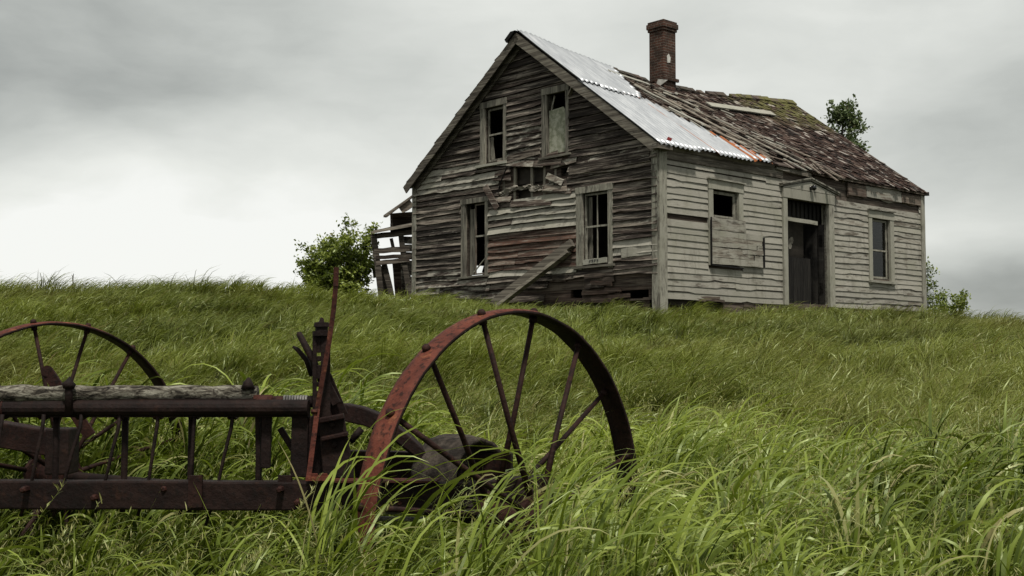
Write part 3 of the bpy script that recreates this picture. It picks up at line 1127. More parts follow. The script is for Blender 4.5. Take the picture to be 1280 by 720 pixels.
# inside of the shell: floors, hall wall, partition
mb = MB()
mb.box((.12, .12, 1.10 - ZB), (Lf - .12, Wg - .12, 1.24 - ZB))
mb.box((.12, .12, 4.02 - ZB), (Lf - .12, Wg - .12, 4.12 - ZB))
mb.split('floor', M['interior'], house)
mb = MB()
mb.box((4.3, .42, 1.25 - ZB), (6.4, .50, 4.0 - ZB))
mb.box((4.2, .14, 1.25 - ZB), (4.29, 7.9, 4.0 - ZB))
mb.box((6.41, .14, 1.25 - ZB), (6.5, 7.9, 4.0 - ZB))
mb.box((.4, 2.9, 1.25 - ZB), (4.19, 3.0, 4.0 - ZB))
mb.box((4.5, 1.0, 4.13 - ZB), (4.6, 7.1, 5.1 - ZB))
mb.split('partition', M['interior'], house)

# ---- roof
EO, RO = .12, .24        # eave and rake overhang
TH = .07


def roofpt(x, y, up, rear=False):
    """front slope: y from -EO (eave) to Wg/2 (ridge); up = height over the deck"""
    k = y / (Wg / 2)
    z = ZE + .02 + SL * y + sag(x, k)
    nx_, nz_ = -math.sin(math.atan(SL)), math.cos(math.atan(SL))
    yy, zz_ = y + nx_ * up, z + nz_ * up
    if rear:
        yy = Wg - yy
    return (x, yy, zz_ - ZB)


def slab(rear, skip=None):
    mb = MB()
    rr = random.Random(5 + rear)
    y = -EO
    while y < Wg / 2 - .01:
        y1 = min(y + .17, Wg / 2)
        x = -RO + .02
        while x < Lf - .04:
            x1 = min(x + rr.uniform(.5, .9), Lf - .02)
            if not (skip and skip((x + x1) / 2, (y + y1) / 2)):
                mb.hexa([roofpt(x, y, 0, rear), roofpt(x1, y, 0, rear), roofpt(x1, y1 - .008, 0, rear), roofpt(x, y1 - .008, 0, rear),
                         roofpt(x, y, .025, rear), roofpt(x1, y, .025, rear), roofpt(x1, y1 - .008, .025, rear), roofpt(x, y1 - .008, .025, rear)], (rr.random(), .1, .2, 0))
            x = x1
        y = y1
    return mb


def hole(x, y):
    """rotted opening near the front eave"""
    return ((x - 4.45) / .75) ** 2 + ((y - .45 - .2 * (x - 4.4)) / .42) ** 2 < 1


roof = slab(False, hole).build('roof', M['sheathing'], house)
tag(roof, 'steep front roof slope, half metal, half rotten shingles')
slab(True).build('roof', M['sheathing'], house)
# rafters seen in the hole and under the eaves
mb = MB()
for i in range(18):
    x = .15 + i * .61
    mb.beam(roofpt(x, -EO + .04, -.07), roofpt(x, 1.6, -.07), .05, .12, (0, 0, 1), (rf.random(), .1, .2, 0))
mb.split('rafter', M['sheathing'], roof)

mb = MB()
rr = random.Random(41)
XM = Lf - .02


def metal_edge(y):
    if y > 2.05:
        return 1.74 + (y - 2.05) * .62
    return 1.95 + (2.05 - y) * .88


rowh = .115
nrow = int((Wg / 2 + EO) / rowh)
for rear in (False, True):
    for i in range(nrow + 1):
        y0 = -EO - .03 + i * rowh
        x = -RO if rear else .6
        while x < XM:
            wd = rr.uniform(.06, .15)
            x1 = min(x + wd, XM)
            xc = (x + x1) / 2
            y1 = min(y0 + rowh * 2.1, Wg / 2 + .02)
            wear = .10
            if not rear:
                if xc < metal_edge(max(y0, -.2)) - .35:
                    x = x1 + .004
                    continue
                d = xc - metal_edge(y0)
                wear = .13 + .50 * math.exp(-(d / 1.5) ** 2) + .22 * max(0, float(vnoise(xc, y0, .8, 61))) + (.35 if hole(xc, y0 + .15) else 0)
                if hole(xc, y0 + .08) or hole(xc, y0 + .2):
                    wear = .97
                if xc < 5.6 and y0 < 1.9:
                    wear = max(wear, .32)
            if rr.random() < wear:
                x = x1 + .004
                continue
            lift = abs(rr.gauss(0, .012)) + (.03 if rr.random() < .08 else 0)
            yb = y0 + rr.uniform(-.045, .05)
            skew = rr.uniform(-.015, .015)
            moss = 0.0
            if not rear and xc > 7.2 and y0 > 2.2:
                moss = min(1, max(0, (xc - 7.0) / 2.0) * max(0, (y0 - 2.3) / 1.1))
            pale = .75 if rr.random() < .05 else (.3 if rr.random() < .10 else 0)
            u0 = .030
            mb.hexa([roofpt(x + skew, yb, u0 + lift, rear), roofpt(x1 + skew, yb + rr.uniform(-.012, .012), u0 + lift, rear), roofpt(x1, y1, .026, rear), roofpt(x, y1, .026, rear),
                     roofpt(x + skew, yb, u0 + .014 + lift, rear), roofpt(x1 + skew, yb, u0 + .014 + lift, rear), roofpt(x1, y1, .034, rear), roofpt(x, y1, .034, rear)], (rr.random(), moss, pale, 0))
            x = x1 + .004 + (rr.uniform(0, .02) if rr.random() < .3 else 0)
# ridge line debris
x = 2.9
while x < XM - .1:
    L = rr.uniform(.15, .5)
    if rr.random() < .8:
        h = rr.uniform(.0, .05)
        mb.hexa([roofpt(x, 3.90, .05), roofpt(x + L, 3.90, .05), roofpt(x + L, 4.06, .04), roofpt(x, 4.06, .04),
                 roofpt(x, 3.90, .07 + h), roofpt(x + L, 3.92, .07 + h * .5), roofpt(x + L, 4.08, .08 + h), roofpt(x, 4.08, .07 + h)], (rr.random(), 1.0 if x > 7.3 else .1, .1, 0))
    x += L
mb.build('shingles', M['shingle'], roof)

# corrugated iron: an upper and a lower course
def corrugated(y_lo, y_hi, edge, lift, seed, rustf, x0=-RO - .02):
    mb = MB()
    rs = random.Random(seed)
    pitch = .15
    nper = 8
    dx = pitch / nper
    ny = 14
    xs = []
    x = x0
    while x < 3.75:
        xs.append(x)
        x += dx
    ys = [y_lo + (y_hi - y_lo) * j / ny for j in range(ny + 1)]
    shx = {}
    grid = {}
    for i, x in enumerate(xs):
        sheet = int((x - x0) / .66)
        if sheet not in shx:
            shx[sheet] = (rs.uniform(-.05, .05), rs.uniform(0, .012), rs.random())
        so, sl, sr = shx[sheet]
        for j, y in enumerate(ys):
            yy = y + (so if j in (0,) else 0)
            wv_ = .022 * math.sin(2 * math.pi * x / pitch)
            fl = .012 * float(vnoise(x * 1.0, y, .9, 12))
            grid[i, j] = roofpt(x, yy, .055 + lift + sl + wv_ + fl + (.03 * max(0, (x - edge(y) + .5)) if x > edge(y) - .5 else 0))
    vid = {}
    vs = []
    for i in range(len(xs) - 1):
        for j in range(ny):
            ym = (ys[j] + ys[j + 1]) / 2
            xm = (xs[i] + xs[i + 1]) / 2
            if xm > edge(ym) + .10 * float(vnoise(int(xm / pitch), 0, 1.3, 3 + seed)):
                continue
            f = []
            for q in ((i, j), (i + 1, j), (i + 1, j + 1), (i, j + 1)):
                if q not in vid:
                    vid[q] = len(vs)
                    vs.append(grid[q])
                f.append(vid[q])
            sheet = int((xs[i] - x0) / .66)
            rst = rustf(xm, ym, sheet)
            mb.f.append(tuple(f))
            mb.c.append((shx[sheet][2] * .35, rst, 0, 0))
            mb.m.append(0)
    mb.v = vs
    return mb


def rust_low(x, y, sheet):
    d = x - metal_edge(y)
    v = .05
    # streaks running down the last sheets
    for xs_, ws in ((1.72, .06), (2.35, .035), (3.0, .09), (3.28, .06)):
        v = max(v, (1.1 if y < 1.75 else .7) * math.exp(-((x - xs_ - .0 * y) / ws) ** 2))
    if -.16 < d and y < 1.0:
        v = max(v, .75)
    if y < .02:
        v = max(v, .35)
    return v


def rust_up(x, y, sheet):
    return .55 if (y < 2.2 and x > 1.0) else .08


mb = corrugated(1.98, Wg / 2 + .03, lambda y: 1.74 + (y - 2.05) * .62, .030, 2, rust_up)
o = mb.build('upper_metal_sheets', M['iron_roof'], roof, True)
mb = corrugated(-EO - .06, 2.10, lambda y: 1.95 + (2.05 - y) * .88, .0, 4, rust_low)
o = mb.build('lower_metal_sheets', M['iron_roof'], roof, True)
for q in bpy.data.objects:
    if q.name.endswith('metal_sheets'):
        sm = q.modifiers.new('thickness', 'SOLIDIFY')
        sm.thickness = .0015
# loose boards on the slope
mb = MB()


def plank(a, b, w_, up, c, n=5):
    pa, pb = Vector(roofpt(a[0], a[1], up)), Vector(roofpt(b[0], b[1], up + rr.uniform(-.01, .03)))
    nrm = Vector((0, -math.sin(math.atan(SL)), math.cos(math.atan(SL))))
    mb.beam(pa, pb, w_, .022, nrm, c, n=n, jit=.006)


for (a, b, w_, up, c) in (((3.2, 2.9), (3.9, .9), .14, .09, (.9, .25, .2, 0)), ((3.7, 2.6), (4.5, 1.2), .12, .10, (.5, .1, .3, 0)), ((2.9, 1.6), (3.6, .55), .15, .08, (.8, .3, .3, 0)),
                          ((4.0, 1.5), (4.3, .4), .12, .07, (.6, .2, 0, 0)), ((4.5, 1.35), (4.85, .25), .12, .09, (.9, .4, 0, 0)), ((3.6, .9), (3.95, .1), .13, .06, (.4, .1, .5, 0)),
                          ((2.6, 3.0), (3.1, 2.0), .12, .09, (.8, .5, 0, 0)), ((4.6, 1.9), (5.6, .3), .10, .08, (.6, .15, 0, 0)), ((3.9, 3.2), (4.5, 2.6), .12, .08, (.9, .5, 0, 0)),
                          ((2.25, 3.5), (3.6, 3.42), .12, .10, (.95, .9, 0, 0)), ((5.0, .7), (5.1, .05), .09, .07, (.9, .5, 0, 0)), ((3.2, .42), (5.3, .02), .07, .05, (.3, .1, .4, 0)), ((2.6, 1.95), (3.25, 1.25), .12, .085, (.95, .95, 0, 0))):
    plank(a, b, w_, up, c)
mb.split('loose_board', M['rake'], roof)
mb = MB()
for k in range(110):
    a = (rr.uniform(2.4, 6.4), rr.uniform(.0, 3.7))
    if a[0] < metal_edge(a[1]) + .1:
        continue
    an = rr.gauss(-1.2, .5)
    L = rr.uniform(.15, .6)
    plank(a, (a[0] + L * math.cos(an), a[1] + L * math.sin(an)), rr.uniform(.04, .10), .06, (rr.random(), rr.choice((0, .1, .6)), .3, 0), 2)
mb.split('splinter', M['rake'], roof)
lp = MB()
pa, pb = Vector(roofpt(5.45, 3.02, .11)), Vector(roofpt(8.35, 3.08, .10))
nrm = Vector((0, -math.sin(math.atan(SL)), math.cos(math.atan(SL))))
hp = Matrix.Translation(house.location) @ Matrix.Rotation(house.rotation_euler.z, 4, 'Z')
pa, pb = hp @ pa, hp @ pb
nrm = hp.to_3x3() @ nrm
lp.beam(Vector((0, 0, 0)), pb - pa, .24, .03, nrm, (.75, .75, 0, 0), n=8, jit=.005)
lo = lp.build('loose_plank', M['trim_h'])
lo.location = pa
tag(lo, 'long pale plank lying flat on the shingles near the ridge', 'plank')

# rake boards and eave board
for sd, rear in ((0, False), (1, True)):
    mb = MB()
    n = 10
    vs = []
    c = (.50, .30, 0, 0) if not rear else (.12, .08, 0, 0)  # left boards tinted darker, standing in for shade on that side
    for k in range(n + 1):
        y = -EO - .04 + (Wg / 2 + EO + .04) * k / n
        j = rr.uniform(-.006, .006)
        vs += [roofpt(-RO - .005, y, -.17 + j, rear), roofpt(-RO + .025, y, -.17 + j, rear), roofpt(-RO + .025, y, .035, rear), roofpt(-RO - .005, y, .035, rear)]
    fs = [(0, 1, 2, 3), tuple(4 * n + j for j in (3, 2, 1, 0))]
    for k in range(n):
        o = 4 * k
        fs += [(o + j, o + 4 + j, o + 4 + (j + 1) % 4, o + (j + 1) % 4) for j in range(4)]
    mb.add(vs, fs, c)
    vs = []
    for k in range(n + 1):
        y = -EO + (Wg / 2 + EO) * k / n
        vs += [roofpt(-RO + .026, y, -.03, rear), roofpt(-.035, y, -.03, rear), roofpt(-.035, y, -.008, rear), roofpt(-RO + .026, y, -.008, rear)]
    mb.add(vs, fs, (.2, .1, 0, 0))
    vs = []
    for k in range(n + 1):
        y = -.0 + (Wg / 2 + .0) * k / n
        vs += [roofpt(-.075, y, -.22, rear), roofpt(-.030, y, -.22, rear), roofpt(-.030, y, -.032, rear), roofpt(-.075, y, -.032, rear)]
    mb.add(vs, fs, (.45 if not rear else .2, .2, 0, 0))
    mb.build('rake_board', M['rake'], house)
for sd, rear in ((0, False), (1, True)):
    mb = MB()
    n = 10
    vs = []
    for k in range(n + 1):
        y = -EO + (Wg / 2 + EO) * k / n
        vs += [roofpt(Lf - .021, y, -.13, rear), roofpt(Lf + .012, y, -.13, rear), roofpt(Lf + .012, y, .05, rear), roofpt(Lf - .021, y, .05, rear)]
    fs = [(0, 1, 2, 3), tuple(4 * n + j for j in (3, 2, 1, 0))]
    for k in range(n):
        o = 4 * k
        fs += [(o + j, o + 4 + j, o + 4 + (j + 1) % 4, o + (j + 1) % 4) for j in range(4)]
    mb.add(vs, fs, (.3, .25, 0, 0))
    mb.build('rake_board', M['rake'], house)
mb = MB()
mb.hexa([roofpt(-RO, -EO, -.10), roofpt(3.9, -EO, -.10), roofpt(3.9, -EO + .03, -.10), roofpt(-RO, -EO + .03, -.10), roofpt(-RO, -EO, .0), roofpt(3.9, -EO, .0), roofpt(3.9, -EO + .03, .0), roofpt(-RO, -EO + .03, .0)], (.15, .1, 0, 0))
mb.beam(roofpt(4.0, -EO + .05, -.06), roofpt(5.35, -EO + .01, -.10), .12, .10, (0, 0, 1), (.55, .35, 0, 0), n=6, jit=.006)
mb.beam(roofpt(5.4, -EO + .01, -.02), roofpt(Lf - .02, -EO + .01, -.02), .03, .06, (0, 0, 1), (.25, .2, .3, 0), n=12, jit=.004)
# boxed cornice return at the near corner
mb.box(Pf(-.30, 4.24, .24), Pf(.16, 4.30, .062), (.45, .4, 0, 0))
mb.box(Pf(-.28, 4.301, .22), Pf(.14, 4.345, .062), (.3, .3, 0, 0))
mb.split('eave_board', M['rake'], house)
mb = MB()
# dark flap of tar paper at the peak
pk = Vector(roofpt(-RO - .06, Wg / 2, .06))
mb.add([pk + Vector(v) for v in ((0, 0, .03), (0, .30, -.20), (0, .36, -.12), (0, .16, .03), (.5, 0, .03), (.5, .30, -.20), (.5, .36, -.12), (.5, .16, .03))], [(0, 1, 2, 3), (7, 6, 5, 4), (0, 4, 5, 1), (1, 5, 6, 2), (2, 6, 7, 3), (3, 7, 4, 0)], (.05, 0, 0, 0))
mb.build('peak_flap', M['dark_wood'], house)
mb = MB()
mb.add([Pf(-.1, 4.42, .30), Pf(.02, 4.40, .31), Pf(.08, 4.46, .30), Pf(-.02, 4.49, .28), Pf(-.1, 4.42, .29), Pf(.02, 4.40, .30), Pf(.08, 4.46, .29), Pf(-.02, 4.49, .27)], [(0, 1, 2, 3), (7, 6, 5, 4), (0, 4, 5, 1), (1, 5, 6, 2), (2, 6, 7, 3), (3, 7, 4, 0)])
mb.build('red_rag', M['red_scrap'], house)
mb = MB()
mb.beam(Pf(Lf + .06, 4.36, .06), Pf(Lf + .26, 4.38, .05), .05, .10, (0, 0, 1), (.1, 0, 0, 0))
mb.build('gutter_bracket', M['dark_wood'], house)

# chimney
cx, cy, cw = 4.95, Wg / 2, .245
mb = MB()
ztop = 8.72
mb.box((cx - cw, cy - cw, 6.2 - ZB), (cx + cw, cy + cw, ztop - .27 - ZB))
for k, (g_, za, zb) in enumerate(((.03, .27, .20), (.055, .20, .06), (.03, .06, .0))):
    mb.box((cx - cw - g_, cy - cw - g_, ztop - za - ZB + .001 * k), (cx + cw + g_, cy + cw + g_, ztop - zb - ZB))
ch = mb.build('chimney', M['brick'], house, bevel=.018)
tag(ch, 'short red brown brick chimney with corbelled cap')
mb = MB()
q = [(-.30, 7.55), (.0, 7.42), (.08, 7.5), (.02, 7.62), (-.12, 7.60)]
mb.add([(cx - .28 + .0, cy + a - .1, b - ZB - .45) for a, b in q] + [(cx - .262, cy + a - .1, b - ZB - .45) for a, b in q], [tuple(range(5)), (9, 8, 7, 6, 5)] + [(i, i + 5, (i + 1) % 5 + 5, (i + 1) % 5) for i in range(5)])
q = [(-.06, 7.60), (.05, 7.62), (.07, 7.76), (.0, 7.84), (-.07, 7.78)]
mb.add([(cx + a - .05, cy - cw - .012, b - ZB) for a, b in q] + [(cx + a - .05, cy - cw - .002, b - ZB) for a, b in q], [tuple(range(5)), (9, 8, 7, 6, 5)] + [(i, i + 5, (i + 1) % 5 + 5, (i + 1) % 5) for i in range(5)])
mb.build('flashing', M['pale_scrap'], ch)
mb = MB()
mb.box((cx - cw - .04, cy - cw - .06, 7.14 - ZB), (cx + cw + .05, cy - cw + .0, 7.22 - ZB))
mb.build('base_course', M['brick'], ch)

# leaning plank against the gable
mb = MB()
A_ = hp @ Vector(Pg(4.45, 1.25, .55))
B_ = hp @ Vector(Pg(2.38, 2.52, .10))
side = (B_ - A_).cross(hp.to_3x3() @ Vector((-1, 0, 0))).normalized()
mb.beam(Vector((0, 0, 0)), B_ - A_, .17, .13, hp.to_3x3() @ Vector((-1, 0, 0)), (.35, .15, 0, 0), n=8, jit=.006)
mb.beam(side * .13 + (B_ - A_) * .02, side * .125 + (B_ - A_) * .93, .07, .16, hp.to_3x3() @ Vector((-1, 0, 0)), (.8, .3, 0, 0), n=8, jit=.005)
lo = mb.build('leaning_timber', M['rake'])
lo.location = A_
tag(lo, 'wide grey timber leaning diagonally against the dark gable wall', 'plank')

# ------------------------------------------------------------------ ruined lean-to behind the left corner
M['shed'] = mat_wood('grey rotten shed wood', (.012, .010, .008), (.045, .038, .030), (.12, .105, .085), (.17, .16, .13))
D = 31.8
base = at(492, 372, D)
base.z = float(ground_z(base.x, D + .5))
shed = empty('ruined_lean_to', base)
tag(shed, 'leaning skeleton of a porch with sagging roof behind the left house corner', 'porch')
T = lambda px, py, d=D: at(px, py, d) - base
r5 = random.Random(9)
mb = MB()
for d in (D, D + 1.4):
    mb.beam(T(467, 293, d), T(477, 372, d), .16, .10, (0, 1, 0), (.3, .25, 0, 0), n=4, jit=.01)
mb.split('post', M['shed'], shed)
mb = MB()
for d in (D + .02, D + 1.42):
    mb.beam(T(501, 291, d), T(512, 372, d), .14, .08, (0, 1, 0), (.4, .3, 0, 0), n=4, jit=.01)
mb.split('post', M['shed'], shed)
mb = MB()
mb.beam(T(480, 330, D + .1), T(490, 372, D + .1), .15, .05, (0, 1, 0), (.4, .3, 0, 0), n=3, jit=.01)
mb.beam(T(489, 298, D + .06), T(492, 312, D + .06), .09, .05, (0, 1, 0), (.4, .3, 0, 0))
mb.beam(T(495, 326, D + .5), T(499, 372, D + .5), .22, .04, (0, 1, 0), (.5, .2, .3, 0), n=3, jit=.01)
mb.beam(T(474, 342, D + .3), T(483, 374, D + .3), .22, .04, (0, 1, 0), (.4, .2, .1, 0), n=3, jit=.01)
mb.beam(T(500, 328, D + 1.0), T(504, 374, D + 1.0), .35, .04, (0, 1, 0), (.1, .1, .3, 0), n=3, jit=.01)
mb.beam(T(506, 326, D + .5), T(511, 372, D + .5), .22, .04, (0, 1, 0), (.3, .2, .3, 0), n=3, jit=.01)
mb.split('stud', M['shed'], shed)
mb = MB()
for (a, b, w_, d) in (((466, 296), (516, 290), .14, -.02), ((468, 314), (512, 311), .14, -.03), ((470, 322), (514, 320), .10, -.05), ((470, 329), (512, 324), .12, -.04), ((466, 341), (480, 339), .3, .9)):
    mb.beam(T(*a, D + d), T(*b, D + d), .05, w_, (0, 0, 1), (r5.random(), .3, .1, 0), n=4, jit=.01)
mb.split('rail', M['shed'], shed)
mb = MB()
for k in range(7):
    zt = 300 + k * 10
    mb.beam(T(502, zt, D + .25), T(522, zt, D + .7), .03, .20, (0, 0, 1), (r5.random(), .45, .1, 0), n=2, jit=.01)
mb.build('side_boards', M['gable_board'], shed)
mb = MB()
a0, a1, b0, b1 = T(464, 292, D - .25), T(525, 281, D - .2), T(472, 289, D + 1.9), T(525, 277, D + 1.9)
n = 7
for k in range(n):
    t0, t1 = k / n, (k + .93) / n
    j0, j1 = r5.uniform(-.05, .05), r5.uniform(-.02, .02)
    p = [a0.lerp(b0, t0), a1.lerp(b1, t0), a1.lerp(b1, t1), a0.lerp(b0, t1)]
    p[0] = p[0] + Vector((j0, 0, j1))
    p[3] = p[3] + Vector((j0, 0, j1))
    mb.hexa(p + [q + Vector((0, 0, .05)) for q in p], (r5.random(), .35, .1, 0))
mb.build('roof', M['rake'], shed)
mb = MB()
a0, a1, b0, b1 = T(480, 272, D + .4), T(522, 241, D + .4), T(484, 271, D + 2.4), T(526, 240, D + 2.4)
for k in range(n):
    t0, t1 = k / n, (k + .93) / n
    p = [a0.lerp(b0, t0), a1.lerp(b1, t0), a1.lerp(b1, t1), a0.lerp(b0, t1)]
    p[0] = p[0] + Vector((r5.uniform(-.05, .08), 0, 0))
    mb.hexa(p + [q + Vector((0, 0, .06)) for q in p], (r5.random(), .15, .1, 0))
mb.beam(T(500, 262, D + .5), T(514, 252, D + .5), .04, .25, (0, 0, 1), (.6, .3, .2, 0), n=2, jit=.02)
mb.build('upper_roof', M['rake'], shed)
mb = MB()
mb.beam(T(489, 266, D + .6), T(490, 290, D + .6), .06, .05, (0, 1, 0), (.3, .3, 0, 0))
for k in range(4):
    mb.beam(T(488, 270 + k * 6.5, D + 1.6), T(524, 268 + k * 6.5, D + 1.6), .04, .15, (0, 0, 1), (r5.random(), .1, .1, 0), n=2, jit=.006)
mb.split('upper_wall', M['sheathing'], shed)


# ------------------------------------------------------------------ leafy plants
def foliage(name, mat, pos, nrm_bias, size, seed, parent, elong=1.7):
    rs = np.random.default_rng(seed)
    N = len(pos)
    d = rs.normal(size=(N, 3))
    d += np.array(nrm_bias)
    d /= np.linalg.norm(d, axis=1, keepdims=True)
    a = rs.normal(size=(N, 3))
    u = np.cross(d, a)
    u /= np.linalg.norm(u, axis=1, keepdims=True)
    v = np.cross(d, u)
    s = (size * rs.uniform(.6, 1.3, N))[:, None]
    L, W = s * elong / 2, s / 2
    fold = d * s * .18
    p = pos
    quad = np.stack([p - u * L, p - v * W + fold, p + u * L, p + v * W + fold], 1)   # pointed leaf
    verts = quad.reshape(-1, 3)
    tris = np.arange(N * 4).reshape(N, 4)
    faces = np.concatenate([tris[:, [0, 1, 2]], tris[:, [0, 2, 3]]], 0)
    col = np.zeros((N, 4), np.float32)
    col[:, 0] = rs.random(N)
    col[:, 1] = rs.random(N) * .6
    col[:, 2] = (rs.random(N) < .03) * .6
    col[:, 3] = .5 + .5 * vnoise(pos[:, 0] + pos[:, 1], pos[:, 2], .5, seed)
    return raw_mesh(name, verts, faces, np.repeat(col, 4, 0), mat, parent)


def raw_mesh(name, verts, faces, col, mat, parent=None):
    me = bpy.data.meshes.new(name)
    nv, nf, k = len(verts), len(faces), faces.shape[1]
    me.vertices.add(nv)
    me.vertices.foreach_set('co', verts.astype(np.float32).ravel())
    me.loops.add(nf * k)
    me.loops.foreach_set('vertex_index', faces.astype(np.int32).ravel())
    me.polygons.add(nf)
    me.polygons.foreach_set('loop_start', np.arange(0, nf * k, k, dtype=np.int32))
    me.polygons.foreach_set('loop_total', np.full(nf, k, dtype=np.int32))
    me.polygons.foreach_set('use_smooth', np.ones(nf, dtype=bool))
    me.update(calc_edges=True)
    a = me.attributes.new('tint', 'FLOAT_COLOR', 'POINT')
    a.data.foreach_set('color', col.astype(np.float32).ravel())
    me.materials.append(mat)
    o = bpy.data.objects.new(name, me)
    COL.objects.link(o)
    if parent is not None:
        o.parent = parent
    return o


def shrub(name, base, height, spread, n_stem, leaves, size, seed, lean, mat, trunk_name='stems', crown='crown', shape=None, sub=5, droop=.1, lift=.25):
    """stems that fork into twigs, leaves gathered along the twigs"""
    root = empty(name, base)
    r_ = random.Random(seed)
    mb = MB()
    tw = []
    for i in range(n_stem):
        th = r_.uniform(0, 2 * math.pi)
        rr_ = spread * math.sqrt(r_.random())
        top = Vector((math.cos(th) * rr_ + lean[0] * height, math.sin(th) * rr_ + lean[1] * height, height * r_.uniform(.6, 1.0)))
        if shape:
            top = shape(r_, height, spread)
        st = Vector((top.x * .12, top.y * .12, 0))
        pts = []
        for k in range(7):
            q = k / 6
            pts.append(st.lerp(top, q) + Vector((r_.gauss(0, .03), r_.gauss(0, .03), 0)) * height * .25 * q + Vector((0, 0, math.sin(q * math.pi) * height * .04)))
        mb.tube(pts, [max(.004, .014 * height * (1 - .85 * k / 6) * .5) for k in range(7)], 5)
        for j in range(sub):
            q = r_.uniform(lift, 1.0)
            k = min(5, int(q * 6))
            p = pts[k].lerp(pts[k + 1], q * 6 - k)
            dr = Vector((r_.gauss(0, 1) + lean[0] * 1.5, r_.gauss(0, 1) + lean[1] * 1.5, r_.uniform(-.1, 1.0))).normalized()
            L = height * r_.uniform(.12, .26) * (1.1 - .5 * q)
            e = p + dr * L - Vector((0, 0, droop * L))
            mb.tube([p, p.lerp(e, .5) + Vector((0, 0, .02)), e], [.006, .004, .002], 4)
            tw.append((p, e))
        tw.append((pts[4], pts[6]))
    mb.build(trunk_name, M['bark'], root)
    rs = np.random.default_rng(seed)
    A = np.array([list(a) for a, b in tw])
    B = np.array([list(b) for a, b in tw])
    i = rs.integers(0, len(tw), leaves)
    q = rs.random(leaves)[:, None] ** .7
    pos = A[i] + (B[i] - A[i]) * q + rs.normal(size=(leaves, 3)) * size * 1.1
    pos = pos[pos[:, 2] > .05]
    foliage(crown, mat, pos, (.2, -.2, .9), size, seed, root)
    return root


def bush_shape(r_, h, s):
    # silhouette in the photo: highest in the middle-right, low at the left
    x = r_.uniform(-1, 1)
    top = 1 - .50 * max(0, -x - .15) ** 1.0 - .22 * max(0, x - .45)
    return Vector((x * s, r_.uniform(-.7, .7) * s, h * top * r_.uniform(.55, 1.0)))


b = at(424, 372, 33)
b.z = float(ground_z(b.x, 33))
o = shrub('bush', b, (at(424, 272, 33) - b).z * 1.0, 1.0, 44, 17000, .060, 5, (0, 0), M['bush_leaf'], shape=bush_shape, sub=7)
tag(o, 'rounded green leafy bush left of the ruined lean-to', 'bush', 'bushes round the house')
b = at(1186, 400, 33.5)
b.z = float(ground_z(b.x, 33.5))
o = shrub('bush', b, (at(1186, 362, 33.5) - b).z, .52, 16, 1900, .055, 8, (.05, 0), M['bush_leaf'], sub=6)
tag(o, 'low dark bush at the right end of the house', 'bush', 'bushes round the house')
b = at(1162, 400, 32.6)
b.z = float(ground_z(b.x, 32.6))
o = shrub('sapling', b, (at(1164, 322, 32.6) - b).z, .16, 4, 520, .05, 12, (.02, 0), M['bush_leaf'], sub=7, lift=.35)
tag(o, 'thin sparse sapling just beside the right corner of the house', 'sapling')

# tree behind the roof
D = 44
b = at(1058, 420, D)
b.z = float(ground_z(b.x, D))
htree = (at(1056, 127, D) - b).z
tree = empty('tree', b)
tag(tree, 'leafy tree top rising behind the shingled roof', 'tree')
mb = MB()
mb.tube([(0, 0, -.2), (.05, 0, htree * .3), (-.05, .1, htree * .6), (.0, 0, htree * .97)], [.16, .13, .08, .015], 9, jit=.05)
mb.build('trunk', M['bark'], tree, True)
mb = MB()
r_ = random.Random(77)
tw = []
for i in range(120):
    q = r_.uniform(.35, .97)
    p = Vector((0, 0, htree * q))
    th = r_.uniform(0, 2 * math.pi)
    L = (1 - q) * htree * .42 * r_.uniform(.5, 1.15) + .22
    e = p + Vector((math.cos(th) * L, math.sin(th) * L, L * r_.uniform(.2, .7)))
    mb.tube([p, p.lerp(e, .5) + Vector((0, 0, .05 * L)), e], [.03 * (1 - q) + .012, .012, .004], 5)
    for j in range(4):
        s0 = p.lerp(e, r_.uniform(.35, 1))
        e2 = s0 + Vector((r_.gauss(0, 1), r_.gauss(0, 1), r_.gauss(.3, .6))).normalized() * r_.uniform(.15, .4)
        mb.tube([s0, e2], [.007, .003], 4)
        tw.append((s0, e2))
mb.build('branches', M['bark'], tree)
rs = np.random.default_rng(6)
A = np.array([list(a) for a, b_ in tw])
B = np.array([list(b_) for a, b_ in tw])
i = rs.integers(0, len(tw), 5200)
pos = A[i] + (B[i] - A[i]) * rs.random((5200, 1)) + rs.normal(size=(5200, 3)) * .09
foliage('crown', M['tree_leaf'], pos, (.1, -.2, .9), .10, 3, tree)

# dead stalk on the skyline
b = at(91, 362, 24.5)
b.z = float(ground_z(b.x, 24.5)) + .0
t_ = at(91, 342, 24.5)
mb = MB()
h = t_.z - b.z
mb.tube([(0, 0, 0), (.01, 0, h * .5), (-.005, 0, h * .85), (.01, 0, h)], [.01, .009, .014, .006], 6)
mb.tube([(0, 0, h * .86), (-.03, 0, h * .97)], [.008, .003], 5)
o = mb.build('dead_stalk', M['bark'])
o.location = b
tag(o, 'short dark dead plant stalk sticking up from the left skyline', 'stalk')

# ------------------------------------------------------------------ hay rake
RK = at(300, 650, 3.9)
RK.z = float(ground_z(RK.x, 3.9))
rake = empty('hay_rake', RK)
tag(rake, 'rusty antique horse drawn hay rake half sunk in the long grass', 'hay rake')
Q = lambda px, py, d: at(px, py, d) - RK
AX = Vector((-.777, .630, 0))         # axle direction
WD = Vector((.630, .777, 0))          # in the wheel plane
UP = Vector((0, 0, 1))


